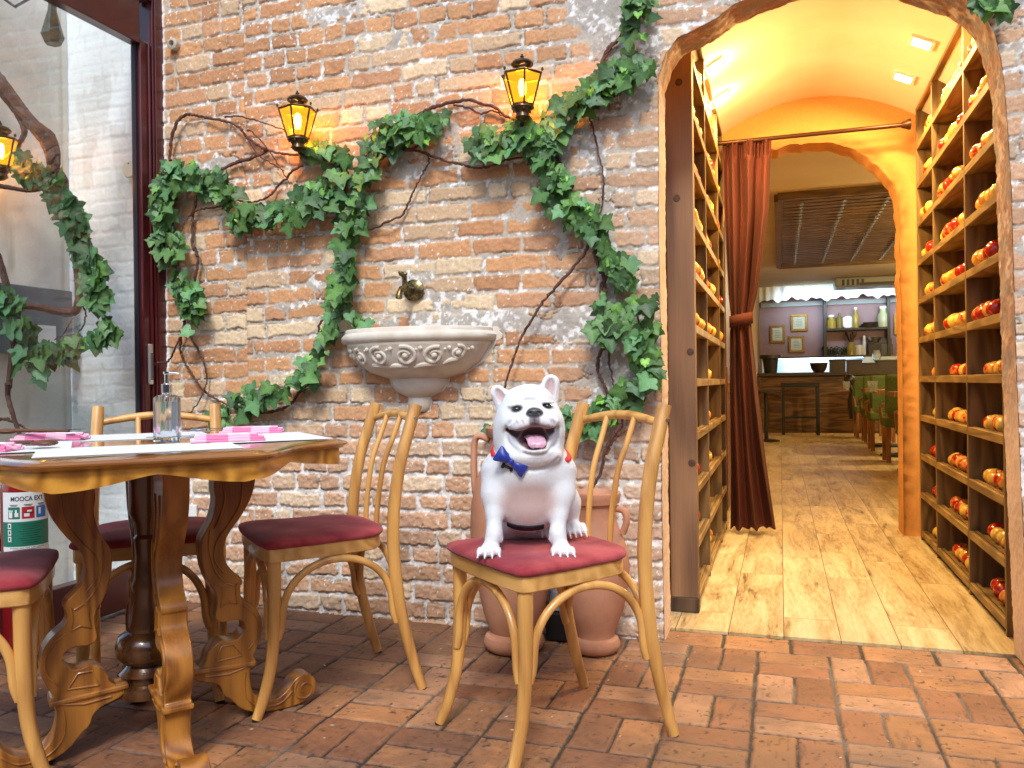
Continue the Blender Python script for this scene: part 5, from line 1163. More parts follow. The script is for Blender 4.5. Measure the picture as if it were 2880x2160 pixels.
def smooth_poly(P, it=1):
    for _ in range(it):
        Q = []
        for i in range(len(P)): a = P[i]; c = P[(i+1) % len(P)]; Q += [(a[0]*.75+c[0]*.25, a[1]*.75+c[1]*.25), (a[0]*.25+c[0]*.75, a[1]*.25+c[1]*.75)]
        P = Q
    return P
LS = smooth_poly(LEG, 1)
def legcurve(P, o, w=.0028):
    for s_ in (-1, 1): o.tube([(x, s_*.0335, z) for x, z in P], w, 6)
for k in range(4):
    lo = MB(); lo.prism(LS, .064, X=(1, 0, 0), Y=(0, 0, 1), Z=(0, 1, 0), z0=-.032); lm = lo.build('leg', m_legw, None, ang=32, bevel=.0035, seg=2)
    lm.parent = T; lm.location = (0, .03, 0); lm.rotation_euler = (0, 0, k*PI/2+math.radians(6.5))
    c = MB()
    legcurve([(.178+.0*i, 0) for i in range(0)] or [(.19, .345), (.165, .335), (.172, .365), (.170, .392), (.182, .400), (.205, .388), (.212, .395), (.208, .365), (.212, .335), (.19, .345)], c)
    legcurve([(.150, .182), (.165, .222), (.198, .222), (.222, .186), (.150, .182)], c)
    legcurve(catmull([(.243, .20), (.268, .235), (.27, .275), (.250, .31), (.225, .33)], 5), c)
    legcurve(catmull([(.138, .56), (.135, .50), (.150, .44), (.175, .405)], 5), c); legcurve(catmull([(.232, .69), (.222, .62), (.185, .56), (.155, .52), (.150, .47), (.175, .43)], 5), c); legcurve(catmull([(.175, .69), (.18, .64), (.165, .59), (.15, .56)], 5), c)
    legcurve(catmull([(.232, .135), (.228, .10), (.235, .06), (.27, .028), (.33, .022), (.37, .05)], 5), c); legcurve([(.120, .145), (.185, .140), (.235, .150)], c)
    sp = []
    for q in range(26): t = q/25*2*PI*1.3; r_ = .034*(1-.7*q/25); sp.append((.408+r_*math.cos(t+2.2), .048+r_*math.sin(t+2.2)))
    legcurve(sp, c, .0035); c.build('carving', m_legw, lm)
    mo_ = MB(); mo_.box((.170, 0, .160), (.186, .076, .014), R=np.array(Matrix.Rotation(.05, 3, 'Y'))); mo_.build('moulding', m_legw, lm, smooth=False, bevel=.004)
b = MB(); b.lathe([(r_*(.62 if r_ > .07 else .75), z_) for r_, z_ in [(0, .12), (.09, .12), (.12, .125), (.125, .14), (.120, .155), (.095, .16), (.098, .175), (.12, .185), (.095, .20), (.085, .21), (.105, .215), (.130, .235), (.134, .26), (.120, .285), (.085, .30), (.07, .315), (.075, .335), (.06, .35), (.05, .40), (.055, .42), (.045, .44), (.038, .50), (.045, .55), (.035, .56), (.04, .59), (.06, .62), (.06, .775), (0, .775)]], n=48)
b.build('turned_column', m_cold, T, loc=(0, .008, 0))
b = MB(); b.box((0, 0, .765), (.60, .07, .025)); b.box((0, 0, .765), (.07, .60, .0245)); b.build('cross_bar', m_legw, T, smooth=False)

# things on the table (local helper: u to the camera side, v to the right)
def tw(u, v, z=.8105): c, s_ = math.cos(TR), math.sin(TR); return (TC[0]+u*c-v*s_, TC[1]+u*s_+v*c, z)
m_mat = M('white_paper', srgb('e6ecec'), srgb('dde4e4'), sc=60, rough=.6)
MATS = [(.245, -.02, .14, .225, 0, 'white paper place mat on the camera side of the table'), (0, .315, .16, .20, PI/2, 'white paper place mat in front of the right-hand chair'), (-.335, 0, .16, .21, 0, 'white paper place mat on the side of the table by the glass door'), (0, -.33, .16, .20, PI/2, 'white paper place mat on the left side of the table')]
for u, v, hu, hv, ro, lb in MATS:
    b = MB(); b.box((0, 0, 0), (hu*2, hv*2, .0012)); o = b.build('place_mat', m_mat, smooth=False, loc=tw(u, v, .8108+(.0013 if ro else 0))); o.rotation_euler = (0, 0, TR+ro); tag(o, lb, 'place mat', 'paper place mats')
# gingham napkins, rolled round the cutlery
def gingham():
    m, nt, b, N, L = newmat('pink_gingham')
    v = coords(nt, 'Object', (1, 1, 1)); s_ = N('ShaderNodeSeparateXYZ'); L(v, s_.inputs[0]); out = []
    for ax in (0, 1):
        a = N('ShaderNodeMath'); a.operation = 'MULTIPLY'; L(s_.outputs[ax], a.inputs[0]); a.inputs[1].default_value = 9
        f = N('ShaderNodeMath'); f.operation = 'FRACT'; L(a.outputs[0], f.inputs[0]); g = N('ShaderNodeMath'); g.operation = 'GREATER_THAN'; L(f.outputs[0], g.inputs[0]); g.inputs[1].default_value = .5; out.append(g.outputs[0])
    ad = N('ShaderNodeMath'); ad.operation = 'ADD'; L(out[0], ad.inputs[0]); L(out[1], ad.inputs[1]); d = N('ShaderNodeMath'); d.operation = 'MULTIPLY'; L(ad.outputs[0], d.inputs[0]); d.inputs[1].default_value = .5
    L(ramp(nt, d.outputs[0], [(.1, srgb('efe0e6')), (.5, srgb('e8b4c8')), (.9, srgb('d87aa4'))]), b.inputs['Base Color']); b.inputs['Roughness'].default_value = .9
    bump(nt, b, noise(nt, v, 500), .2, .001); return m
m_ging = gingham(); m_cut = M('cutlery_steel', (.6, .6, .62), rough=.18, met=1); m_spoon = woodmat('spoon_wood', srgb('6a4424'), srgb('46290f'), 0, 20, 2, .4)
def napkin(u, v, rz, lb, L_=.19, W_=.075):
    e = empty('napkin', tw(u, v, .812), rz, lb, 'napkin', 'folded pink gingham napkins'); b = MB()
    for layer, (dx, h0, wv) in enumerate([(0, 0, 1.), (.004, .0065, .93), (-.003, .012, .84)]):
        V = []; F = []; n1, n2 = 30, 14
        for i in range(n1+1):
            for j in range(n2+1):
                x = (i/n1-.5)*L_*wv+dx; y = (j/n2-.5)*W_*wv; ed = 1-abs(j/n2*2-1)**6; ex = 1-abs(i/n1*2-1)**8
                z = h0+.008*ed*ex+.004*max(0, math.sin((x/L_+.5)*PI*1.1+layer))*(layer == 2)+.0022*math.sin(x*22+layer*2)+.0010*math.sin(y*60+x*20); V.append((x, y+.002*math.sin(x*18+layer), z))
        for i in range(n1):
            for j in range(n2): a = i*(n2+1)+j; F.append((a, a+1, a+n2+2, a+n2+1))
        b.add(V, F)
        b.tube([((i/n1-.5)*L_*wv+dx, -W_*wv/2+.001, h0+.0045+.0012*math.sin(i*.4)) for i in range(n1+1)], .0045, 8)
        b.tube([((i/n1-.5)*L_*wv+dx, W_*wv/2-.001, h0+.0045) for i in range(n1+1)], .0045, 8)
    b.build('cloth', m_ging, e, ang=70)
def cutlery(u, v, rz, kind, lb, z=.835, tilt=0.):
    b = MB()
    if kind == 'wooden_spoon':
        b.tube([(-.12, 0, 0), (0, 0, .002), (.05, 0, .002)], [.0045, .0045, .006], 8); V = []; b.ball((.078, 0, .0), (.034, .022, .008), 16); m = m_spoon
    elif kind == 'spoon':
        b.tube([(-.10, 0, 0), (0, 0, .004), (.04, 0, .002)], [.005, .003, .003], 8, flat=.4); b.ball((.064, 0, .0), (.028, .018, .006), 16); m = m_cut
    else:
        b.tube([(-.10, 0, 0), (0, 0, .004), (.035, 0, .002)], [.005, .003, .003], 8, flat=.4); b.box((.046, 0, .002), (.022, .022, .002)); m = m_cut
        for k in range(4): b.box((.074, -.009+.006*k, .003), (.036, .0028, .0016))
    o = b.build(kind, m, loc=tw(u, v, z)); o.rotation_euler = (0, tilt, rz); tag(o, lb, kind.replace('_', ' '))
napkin(.13, .205, math.radians(40), 'pink gingham napkin lying nearest the camera, right of the bottle'); napkin(-.235, .335, math.radians(30), 'pink gingham napkin beyond the front one, in front of the right-hand chair')
napkin(-.275, -.225, math.radians(25), 'pink gingham napkin at the far left, with fork and wooden spoon'); napkin(.115, -.375, math.radians(20), 'pink gingham napkin at the left edge of the photo')
cutlery(-.27, .24, math.radians(200), 'spoon', 'steel spoon sticking out of the far right napkin', .826); cutlery(-.24, .235, math.radians(205), 'fork', 'steel fork beside the spoon in the far right napkin', .822)
cutlery(.03, .10, math.radians(215), 'fork', 'steel fork poking out of the front napkin', .822); cutlery(-.24, -.275, math.radians(190), 'wooden_spoon', 'dark wooden spoon lying on the far left napkin', .842); cutlery(-.235, -.22, math.radians(15), 'fork', 'steel fork lying on the far left napkin', .842)
cutlery(.055, -.30, math.radians(20), 'wooden_spoon', 'brown wooden spoon on the left place mat', .825); cutlery(.09, -.29, math.radians(10), 'fork', 'steel fork half hidden by the napkin at the left edge', .820)
# fluted glass dispenser
p = onz(471, 1243, .81); e = empty('soap_dispenser', (p[0], p[1], .8105), .2, 'clear fluted glass pump bottle in the middle of the table', 'dispenser')
m_bgl = bpy.data.materials.new('bottle_glass'); m_bgl.use_nodes = True; bb = m_bgl.node_tree.nodes['Principled BSDF']; bb.inputs['Transmission Weight'].default_value = 1; bb.inputs['Roughness'].default_value = .02; bb.inputs['IOR'].default_value = 1.45; bb.inputs['Base Color'].default_value = (.93, .97, 1, 1)
V = []; n = 64
def flute(r, z):
    out = []
    for k in range(n): a = 2*PI*k/n; q = 1/max(abs(math.cos((a % (PI/4))-PI/8)), .1)*.93; rr_ = r*q*(1-.035*abs(math.sin(a*8))*(1 if .01 < z < .118 else 0)); out.append((rr_*math.cos(a), rr_*math.sin(a), z))
    return out
rows = [(.034, 0), (.0365, .003), (.0365, .02), (.0365, .06), (.0365, .116), (.035, .124), (.028, .128), (.013, .131), (.012, .136)]
for r_, z in rows: V += flute(r_, z)
F = [tuple(range(n))[::-1], tuple((len(rows)-1)*n+k for k in range(n))]
for j in range(len(rows)-1):
    for k in range(n): a = j*n+k; c = j*n+(k+1) % n; F.append((a, c, c+n, a+n))
b = MB(); b.add(V, F); b.build('bottle', m_bgl, e, ang=30)
b = MB(); b.lathe([(0, .012), (.026, .012), (.0265, .112), (0, .112)], n=32); lqo = b.build('liquid', M('clear_gel', srgb('f2f8fc'), rough=.08, emis=None), e)
lq = lqo.data.materials[0].node_tree.nodes['Principled BSDF']; lq.inputs['Transmission Weight'].default_value = .88; lq.inputs['IOR'].default_value = 1.2
m_chr = M('chrome', (.85, .87, .92), rough=.08, met=1)
b = MB(); b.lathe([(.014, .136), (.0145, .158), (.011, .161), (.006, .162), (.006, .187), (.009, .188), (.009, .194), (0, .195)], n=20); b.tube([(0, 0, .191), (.028, .0, .1905), (.036, 0, .188)], [.004, .003, .0025], 8); b.build('pump', m_chr, e)
# ---------------------------------------------------------------- fire extinguisher behind the left chair
e = empty('fire_extinguisher', (-2.50, -.87, 0), 0, 'red fire extinguisher with a green and white label behind the left chair', 'fire extinguisher')
m_red = M('extinguisher_red', srgb('7c1418'), rough=.25, coat=.5)
b = MB(); b.lathe([(0, .02), (.066, .02), (.072, .04), (.072, .62), (.06, .665), (.03, .695), (.022, .70), (.022, .72), (0, .72)], n=40); b.build('cylinder', m_red, e)
b = MB(); b.lathe([(0, .72), (.02, .72), (.02, .76), (0, .76)], n=16); b.box((.02, 0, .775), (.12, .02, .012)); b.box((.03, 0, .80), (.13, .02, .008), R=np.array(Matrix.Rotation(-.2, 3, 'Y'))); b.tube(catmull([(-.02, 0, .74), (-.07, -.02, .72), (-.09, -.04, .6), (-.085, -.03, .4)], 6), .009, 8); b.build('valve', m_blk, e)
aF = math.atan2(-3.04+.87, 2.50)+.10         # label faces the camera
def wrap(name, m, a0, a1, z0, z1, r=.0728, par=e, n=20):
    V = []; 
    for k in range(n+1): a = a0+(a1-a0)*k/n; V += [(r*math.cos(a), r*math.sin(a), z0), (r*math.cos(a), r*math.sin(a), z1)]
    b = MB(); b.add(V, [(2*k, 2*k+2, 2*k+3, 2*k+1) for k in range(n)]); return b.build(name, m, par)
m_lw = M('label_white', srgb('d8dee0'), rough=.5); m_lg = M('label_green', srgb('10705a'), rough=.5); m_lr = M('label_red', srgb('a82028'), rough=.5); m_lb = M('label_blue', srgb('1c6cb8'), rough=.5); m_ink = M('label_ink', (.012, .012, .016), rough=.6)
lab = wrap('label', m_lw, aF-1.15, aF+1.15, .405, .612); wrap('green_panel', m_lg, aF-1.15, aF+1.15, .428, .512, .0732, lab)
# pictogram squares; angle per metre on the cylinder = 1/r
def sq(a, z, w, h, m, r=.0733, nm='pictogram'): return wrap(nm, m, a-w/2/.073, a+w/2/.073, z-h/2, z+h/2, r, lab, 6)
for i, m in enumerate((m_lg, m_lr, m_lb)):
    a = aF-.56+i*.60; sq(a, .542, .038, .040, m); s2 = .0736
    if i == 0: sq(a-.14, .536, .012, .020, m_lw, s2); sq(a-.14, .550, .016, .004, m_lw, s2); sq(a+.12, .536, .012, .014, m_lw, s2); sq(a+.10, .546, .006, .014, m_lw, s2)
    if i == 1: sq(a-.06, .536, .016, .014, m_lw, s2); sq(a+.05, .548, .014, .006, m_lw, s2); sq(a+.02, .542, .028, .003, m_ink, .0738)
    if i == 2: sq(a-.1, .545, .008, .022, m_lw, s2)
    sq(a, .5695, .026, .0022, m_ink, .0733, 'small_print'); sq(a, .5655, .020, .0018, m_ink, .0733, 'small_print')
for k in range(3): sq(aF-.76, .498-.022*k, .012, .018, m_lw, .0736); sq(aF-.76, .498-.022*k, .005, .010, m_ink, .0738)
for k in range(9): sq(aF+.12, .502-.0078*k, .070-.012*(k % 3), .0018, m_ink, .0735, 'small_print')
for k in range(3): sq(aF, .4225-.0048*k, .11-.02*k, .0016, m_ink, .0733, 'small_print')
def wrap_text(s, a_mid, z, size, m, r=.0735):
    cu = bpy.data.curves.new('lettering', 'FONT'); cu.body = s; cu.size = size; cu.align_x = 'CENTER'; cu.align_y = 'CENTER'; cu.offset = .00045
    to = bpy.data.objects.new('lettering_curve', cu); S.collection.objects.link(to); bpy.context.view_layer.update()
    me = bpy.data.meshes.new_from_object(to.evaluated_get(bpy.context.evaluated_depsgraph_get())); bpy.data.objects.remove(to)
    for v in me.vertices: a = a_mid+v.co.x*.82/.073; v.co = (r*math.cos(a), r*math.sin(a), z+v.co.y)
    me.materials.clear(); me.materials.append(m); o = bpy.data.objects.new('lettering', me); S.collection.objects.link(o); o.parent = lab; return o
wrap_text('MOOCA EXTINTORES', aF+.50, .589, .0215, m_ink)

# unseen walls behind and beside the camera, added to cut low sky light
m_blocker = M('blocker_plaster', srgb('8c8478'), srgb('767066'), sc=3, rough=.9)
b = MB(); b.box((-.8, -8.2, 1.8), (13, .2, 3.6)); tag(b.build('sky_blocker_wall', m_blocker, smooth=False), 'unseen plain wall behind the photographer, added to block low sky light', 'wall')
b = MB(); b.box((5.2, -4.0, 1.8), (.2, 8.4, 3.6)); tag(b.build('sky_blocker_wall', m_blocker, smooth=False), 'unseen plain wall to the right of the arch, added to block low sky light', 'wall')
# ================================================================ THE DOG (one continuous surface, grown from a distance field)
D0 = 2.135; DO = ond(1480, 1555, D0); DO[2] = .521
def dl(px, py, dd):
    """point seen at px,py, dd metres behind the paws -> dog coordinates (x right, y away, z up)"""
    p = ond(px, py, D0+dd)-DO; return np.array([p@r0, p@f0, p[2]])
VX = .0028
lo_ = np.array([-.19, -.13, -.03]); hi_ = np.array([.21, .34, .50])
nn = np.ceil((hi_-lo_)/VX).astype(int)+1
ax_ = [lo_[i]+VX*np.arange(nn[i], dtype=np.float32) for i in range(3)]
class Field:
    def __init__(s): s.d = np.full(nn, .5, np.float32)
    def sub(s, lo, hi):
        a = np.maximum(((lo-lo_)/VX).astype(int), 0); b = np.minimum(((hi-lo_)/VX).astype(int)+2, nn)
        b = np.maximum(b, a+1); sl = tuple(slice(a[i], b[i]) for i in range(3))
        G = np.meshgrid(*[ax_[i][a[i]:b[i]] for i in range(3)], indexing='ij'); return sl, G
    def un(s, f, lo, hi, k):
        sl, G = s.sub(lo-k-.02, hi+k+.02); v = f(*G); a = s.d[sl]
        h = np.clip(k-np.abs(a-v), 0, None)/max(k, 1e-5); s.d[sl] = np.minimum(a, v)-h*h*k*.25
    def cut(s, f, lo, hi, k):
        sl, G = s.sub(lo-k-.01, hi+k+.01); v = -f(*G); a = s.d[sl]
        h = np.clip(k-np.abs(a-v), 0, None)/max(k, 1e-5); s.d[sl] = np.maximum(a, v)+h*h*k*.25
def ell(c, r, R=None):
    c = np.array(c, float); r = np.array(r, float)
    def f(x, y, z):
        X, Y, Z = x-c[0], y-c[1], z-c[2]
        if R is not None: X, Y, Z = R[0][0]*X+R[1][0]*Y+R[2][0]*Z, R[0][1]*X+R[1][1]*Y+R[2][1]*Z, R[0][2]*X+R[1][2]*Y+R[2][2]*Z
        k0 = np.sqrt((X/r[0])**2+(Y/r[1])**2+(Z/r[2])**2); k1 = np.sqrt((X/r[0]**2)**2+(Y/r[1]**2)**2+(Z/r[2]**2)**2)
        return k0*(k0-1)/np.maximum(k1, 1e-6)
    m = max(r); return f, c-m, c+m
def cone(a, b, ra, rb, fy=1.):
    a = np.array(a, float); b = np.array(b, float)
    def f(x, y, z):
        B = np.array([b[0]-a[0], (b[1]-a[1])*fy, b[2]-a[2]]); X, Y, Z = x-a[0], (y-a[1])*fy, z-a[2]
        t = np.clip((X*B[0]+Y*B[1]+Z*B[2])/(B@B), 0, 1); return (np.sqrt((X-t*B[0])**2+(Y-t*B[1])**2+(Z-t*B[2])**2)-(ra+(rb-ra)*t))/(1 if fy == 1 else 1.0)
    m = max(ra, rb); return f, np.minimum(a, b)-m, np.maximum(a, b)+m
def Ry(a): c, s = math.cos(a), math.sin(a); return np.array([[c, 0, s], [0, 1, 0], [-s, 0, c]])   # tilt in the picture plane
def Rx(a): c, s = math.cos(a), math.sin(a); return np.array([[1, 0, 0], [0, c, -s], [0, s, c]])
F = Field(); U = lambda p, k=.02: F.un(*p, k); CUT = lambda p, k=.008: F.cut(*p, k)
# trunk
U(ell(dl(1486, 1352, .085), (.104, .088, .092)), .02)
U(ell(dl(1486, 1405, .085), (.088, .082, .085)), .03)
U(ell(dl(1488, 1422, .105), (.078, .085, .052)), .03)
U(ell(dl(1500, 1440, .25), (.105, .085, .085)), .05)
U(ell(dl(1488, 1310, .07), (.092, .072, .062)), .03)
# neck and dewlap
U(cone(dl(1487, 1240, .055), dl(1486, 1300, .07), .089, .095), .03)
U(ell(dl(1492, 1280, .004), (.082, .050, .034)), .016)
U(ell(dl(1490, 1250, .03), (.085, .050, .040)), .02)
# shoulders, front legs
for (sh, el, mi, wr, pw, sx) in [((1400, 1330), (1391, 1388), (1390, 1440), (1390, 1500), (1379, 1541), -1), ((1574, 1330), (1580, 1388), (1572, 1445), (1568, 1500), (1579, 1540), 1)]:
    a, b_, c_, d_, e_ = dl(*sh, .065), dl(*el, .045), dl(*mi, .03), dl(*wr, .012), dl(*pw, -.004)
    U(cone(a, b_, .044, .029), .04); U(cone(b_, c_, .0285, .0215), .03); U(cone(c_, d_, .0215, .0190), .012)
    U(cone(d_, e_+[0, .008, -.002], .0195, .020), .012); U(ell(e_+[sx*.002, -.006, -.006], (.027, .027, .0145)), .012)
    for t in range(4):
        tx = (t-1.5)*.0158+sx*.003; ty = -.032+.005*abs(t-1.5)**1.4; tc = e_+[tx, ty, -.0080]
        U(cone(tc+[0, .018, .004], tc, .0080, .0084), .002)
        U(cone(tc+[tx*.10, -.006, .001], tc+[tx*.22, -.0175, -.0085], .0042, .0026), .0012)   # claw
    U(ell(d_+[-sx*.018, -.002, -.014], (.006, .007, .009)), .005)
# hind leg seen between the front legs
U(ell(dl(1440, 1474, .20), (.054, .070, .036), Ry(.15)), .02); U(cone(dl(1425, 1494, .175), dl(1515, 1494, .17), .021, .019), .015); U(cone(dl(1510, 1488, .17), dl(1532, 1492, .15), .023, .020), .01)
for t in range(3): p_ = dl(1521+13*t, 1491-4*t+(4 if t == 1 else 0), .132); U(cone(p_+[0, .014, .004], p_+[.002, 0, -.010], .0088, .0085), .002); U(cone(p_+[.002, -.006, -.006], p_+[.004, -.012, -.018], .0038, .0024), .0015)
# other hind leg at the right, with the foot turned out
U(ell(dl(1586, 1412, .20), (.042, .072, .066)), .025); U(cone(dl(1596, 1420, .19), dl(1604, 1468, .18), .036, .022), .02); U(cone(dl(1600, 1476, .18), dl(1620, 1487, .155), .0225, .021), .012)
for t in range(4): p_ = dl(1598+15*t, 1495-5*t+1.2*t*t, .132+.006*t); U(cone(p_+[-.003, .02, .008], p_+[.001, 0, -.002], .0098, .0088), .002); U(cone(p_+[.002, -.006, -.001], p_+[.007, -.013, -.016], .0042, .0025), .0015)
# head
U(ell(dl(1484, 1158, .045), (.080, .078, .068), Ry(-.08)), .022)
U(ell(dl(1487, 1122, .035), (.062, .056, .034), Ry(-.10)), .02)
for p, q in (((1434, 1188), .016), ((1543, 1182), .016)): U(ell(dl(*p, q), (.034, .046, .040)), .022)
for p in ((1413, 1215), (1563, 1207)): U(ell(dl(*p, .035), (.022, .04, .040)), .02)
U(ell(dl(1566, 1182, .010), (.012, .018, .014)), .010)
# brows, muzzle
for p, t in (((1450, 1139), -.25), ((1539, 1130), .15)): U(ell(dl(*p, -.022), (.020, .008, .005), Ry(t*.6)), .009)
U(ell(dl(1503, 1163, -.030), (.030, .028, .022)), .014)
U(ell(dl(1464, 1184, -.032), (.036, .030, .0205), Ry(-.30)), .010); U(ell(dl(1538, 1178, -.032), (.033, .030, .0205), Ry(.24)), .010)
U(ell(dl(1503, 1180, -.048), (.020, .018, .016)), .010)
# lower jaw
U(cone(dl(1436, 1226, .015), dl(1500, 1263, -.034), .021, .0165), .012); U(cone(dl(1562, 1216, .015), dl(1514, 1263, -.034), .019, .0165), .012)
U(ell(dl(1508, 1266, -.026), (.040, .030, .014)), .012)
# open mouth
CUT(ell(dl(1502, 1229, -.050), (.047, .044, .0265), Ry(-.10)), .005); CUT(cone(dl(1429, 1207, -.012), dl(1480, 1230, -.045), .0060, .019), .005); CUT(cone(dl(1562, 1201, -.012), dl(1525, 1228, -.045), .0060, .020), .005)
CUT(ell(dl(1507, 1246, -.050), (.033, .034, .0165), Ry(-.10)), .004)
# upper lips hang over the mouth
U(ell(dl(1469, 1194, -.047), (.028, .022, .0145), Ry(-.34)), .006); U(ell(dl(1534, 1188, -.047), (.027, .022, .0145), Ry(.30)), .006)
CUT(ell(dl(1501, 1206, -.070), (.010, .024, .010)), .004)
# wrinkles
def groove(P, r=.0030, k=.004, dd=0):
    Q = catmull([sf(*p) for p in P], 4)
    for i in range(len(Q)-1): CUT(cone(Q[i], Q[i+1], r, r), k)
def sf(px, py):
    """point of the present surface seen at px,py (marching from the front)"""
    for dd in np.arange(-.12, .2, .0012):
        p = dl(px, py, dd); i = np.round((p-lo_)/VX).astype(int)
        if np.all(i >= 0) and np.all(i < nn) and F.d[tuple(i)] < 0: return p
    return dl(px, py, 0)
groove([(1480, 1152), (1468, 1163), (1454, 1173), (1438, 1183), (1426, 1194)], .0042); groove([(1527, 1148), (1541, 1156), (1554, 1164), (1566, 1176)], .0040)
groove([(1482, 1148), (1492, 1141), (1506, 1139), (1520, 1142)], .003); groove([(1503, 1178), (1503, 1196)], .0026)
groove([(1424, 1202), (1421, 1222), (1430, 1248), (1455, 1272)], .004, .006); groove([(1566, 1200), (1570, 1222), (1566, 1245), (1545, 1268)], .004, .006)
groove([(1425, 1290), (1450, 1310), (1492, 1321), (1540, 1312), (1568, 1290)], .004, .008); groove([(1470, 1275), (1505, 1281), (1540, 1274)], .003, .006)
groove([(1475, 1128), (1490, 1124), (1505, 1126)], .002, .006)
# nose pad
npad = dl(1503, 1160, 0); npad = sf(1503, 1160); U(ell(npad+[0, .003, 0], (.0205, .011, .0125)), .004)
for s_ in (-1, 1): CUT(ell(npad+[s_*.0105, -.005, -.001], (.0042, .006, .0030), Ry(s_*.5)), .002)
# ears
EL = (dl(1419, 1124, .045), dl(1402, 1100, .035)); ER = (dl(1544, 1108, .045), dl(1550, 1076, .040))
U(cone(dl(1423, 1133, .05), dl(1400, 1104, .045), .0325, .0205, 2.1), .008); U(cone(dl(1541, 1116, .05), dl(1549, 1078, .045), .0305, .0240, 2.1), .008)
CUT(ell(dl(1409, 1116, .032), (.0125, .012, .030), Ry(-.55)), .003); CUT(ell(dl(1547, 1093, .032), (.0155, .012, .033), Ry(.12)), .003)
# eyes: sockets
EY = []
for (px, py, t) in ((1453, 1150, -.16), (1540, 1141, .08)):
    p = sf(px, py); CUT(ell(p+[0, -.002, 0], (.0145, .006, .0064), Ry(t)), .003); EY.append((p, t))
# hair-fine unevenness of the coat
rsn = np.random.RandomState(3)
def nets(d):
    """surface nets"""
    ins = d < 0; nx_, ny_, nz_ = d.shape
    c = sum(ins[i:nx_-1+i, j:ny_-1+j, k:nz_-1+k].astype(np.int8) for i in (0, 1) for j in (0, 1) for k in (0, 1))
    act = (c > 0) & (c < 8); I = np.argwhere(act); idx = -np.ones(act.shape, int); idx[act] = np.arange(len(I))
    acc = np.zeros((len(I), 3)); cnt = np.zeros(len(I))
    cor = [(i, j, k) for i in (0, 1) for j in (0, 1) for k in (0, 1)]
    for a in cor:
        for ax in range(3):
            if a[ax]: continue
            b_ = list(a); b_[ax] = 1
            da = d[I[:, 0]+a[0], I[:, 1]+a[1], I[:, 2]+a[2]]; db = d[I[:, 0]+b_[0], I[:, 1]+b_[1], I[:, 2]+b_[2]]
            m = (da < 0) != (db < 0); t = np.where(m, da/np.where(m, da-db, 1), 0); P = np.array(a, float)[None, :].repeat(len(I), 0); P[:, ax] += t
            acc[m] += P[m]; cnt[m] += 1
    V = (I+acc/cnt[:, None])*VX+lo_; Q = []
    for ax in range(3):
        u_, v_ = [(1, 2), (2, 0), (0, 1)][ax]
        a = [slice(1, -1)]*3; a[ax] = slice(0, -1); b_ = list(a); b_[ax] = slice(1, None)
        s0 = ins[tuple(a)]; s1 = ins[tuple(b_)]; e_ = np.argwhere(s0 != s1); 
        off = np.array([1, 1, 1]); off[ax] = 0; e_ = e_+off; fl = ins[e_[:, 0], e_[:, 1], e_[:, 2]]
        def cell(du, dv): q = e_.copy(); q[:, u_] -= du; q[:, v_] -= dv; return idx[q[:, 0], q[:, 1], q[:, 2]]
        q = np.stack([cell(1, 1), cell(0, 1), cell(0, 0), cell(1, 0)], -1); q[~fl] = q[~fl][:, ::-1]; Q.append(q)
    Q = np.concatenate(Q); return V, Q[(Q >= 0).all(1)]
V, Q = nets(F.d)
def relax(V, Q, it=2, w=.5):
    for _ in range(it):
        acc = np.zeros_like(V); c = np.zeros(len(V))
        for a in range(4):
            i, j = Q[:, a], Q[:, (a+1) % 4]; np.add.at(acc, i, V[j]); np.add.at(c, i, 1); np.add.at(acc, j, V[i]); np.add.at(c, j, 1)
        V = V*(1-w)+w*acc/c[:, None]
    return V
V = relax(V, Q, 2, .45)
# coat colours by region
def blobm(c, r, R=None, w=.003): f, _, _ = ell(c, r, R); q = f(V[:, 0], V[:, 1], V[:, 2]); return sst(w, -w, q)[:, None]
x, y, z = V.T
Cw = np.array([.77, .81, .84]); C = np.tile(Cw, (len(V), 1)); rgh = 0
nz1 = fbm(x*1.0+y, z+y*.7, .03, 701)[:, None]; C = C*(.96+.06*nz1)
pink = np.array([.62, .40, .38])
def paint(col, m, amt=1.): global C; C = C*(1-m*amt)+np.array(col)*m*amt
paint((.60, .45, .42), blobm(dl(1487, 1412, .01), (.070, .07, .060), None, .022), .95)                       # thin-haired belly
paint(pink, blobm(dl(1409, 1116, .034), (.0115, .022, .028), Ry(-.55), .005), .7); paint(pink, blobm(dl(1547, 1094, .034), (.0140, .022, .031), Ry(.12), .005), .7)
for p in ((1466, 1194), (1537, 1187)): paint((.50, .36, .38), blobm(sf(*p), (.026, .02, .011)), .35)
sp_ = sst(.60, .70, fbm(x+y*.5, z, .006, 711, 2))[:, None]
for p in ((1462, 1195), (1538, 1188)): paint((.20, .17, .20), blobm(sf(*p), (.030, .024, .014))*sp_, .6)
for p in ((1463, 1208), (1536, 1200)): paint((.22, .13, .14), blobm(dl(*p, -.050), (.034, .03, .0045), Ry(-.28 if p[0] < 1500 else .24), .004), .75)
paint((.16, .13, .14), blobm(npad+[0, .0, -.020], (.015, .020, .019)), .85)
paint((.050, .050, .060), blobm(npad, (.0235, .018, .0145)), 1)
MO = blobm(dl(1502, 1229, -.050), (.050, .047, .0295), Ry(-.10))
for a, b_, ra, rb in ((dl(1429, 1207, -.012), dl(1480, 1230, -.045), .0085, .0215), (dl(1562, 1201, -.012), dl(1525, 1228, -.045), .0085, .0225)):
    f, _, _ = cone(a, b_, ra, rb); MO = np.maximum(MO, sst(.001, -.003, f(x, y, z))[:, None])
f, _, _ = ell(dl(1507, 1246, -.050), (.036, .037, .0195), Ry(-.10)); MO = np.maximum(MO, sst(.001, -.003, f(x, y, z))[:, None])
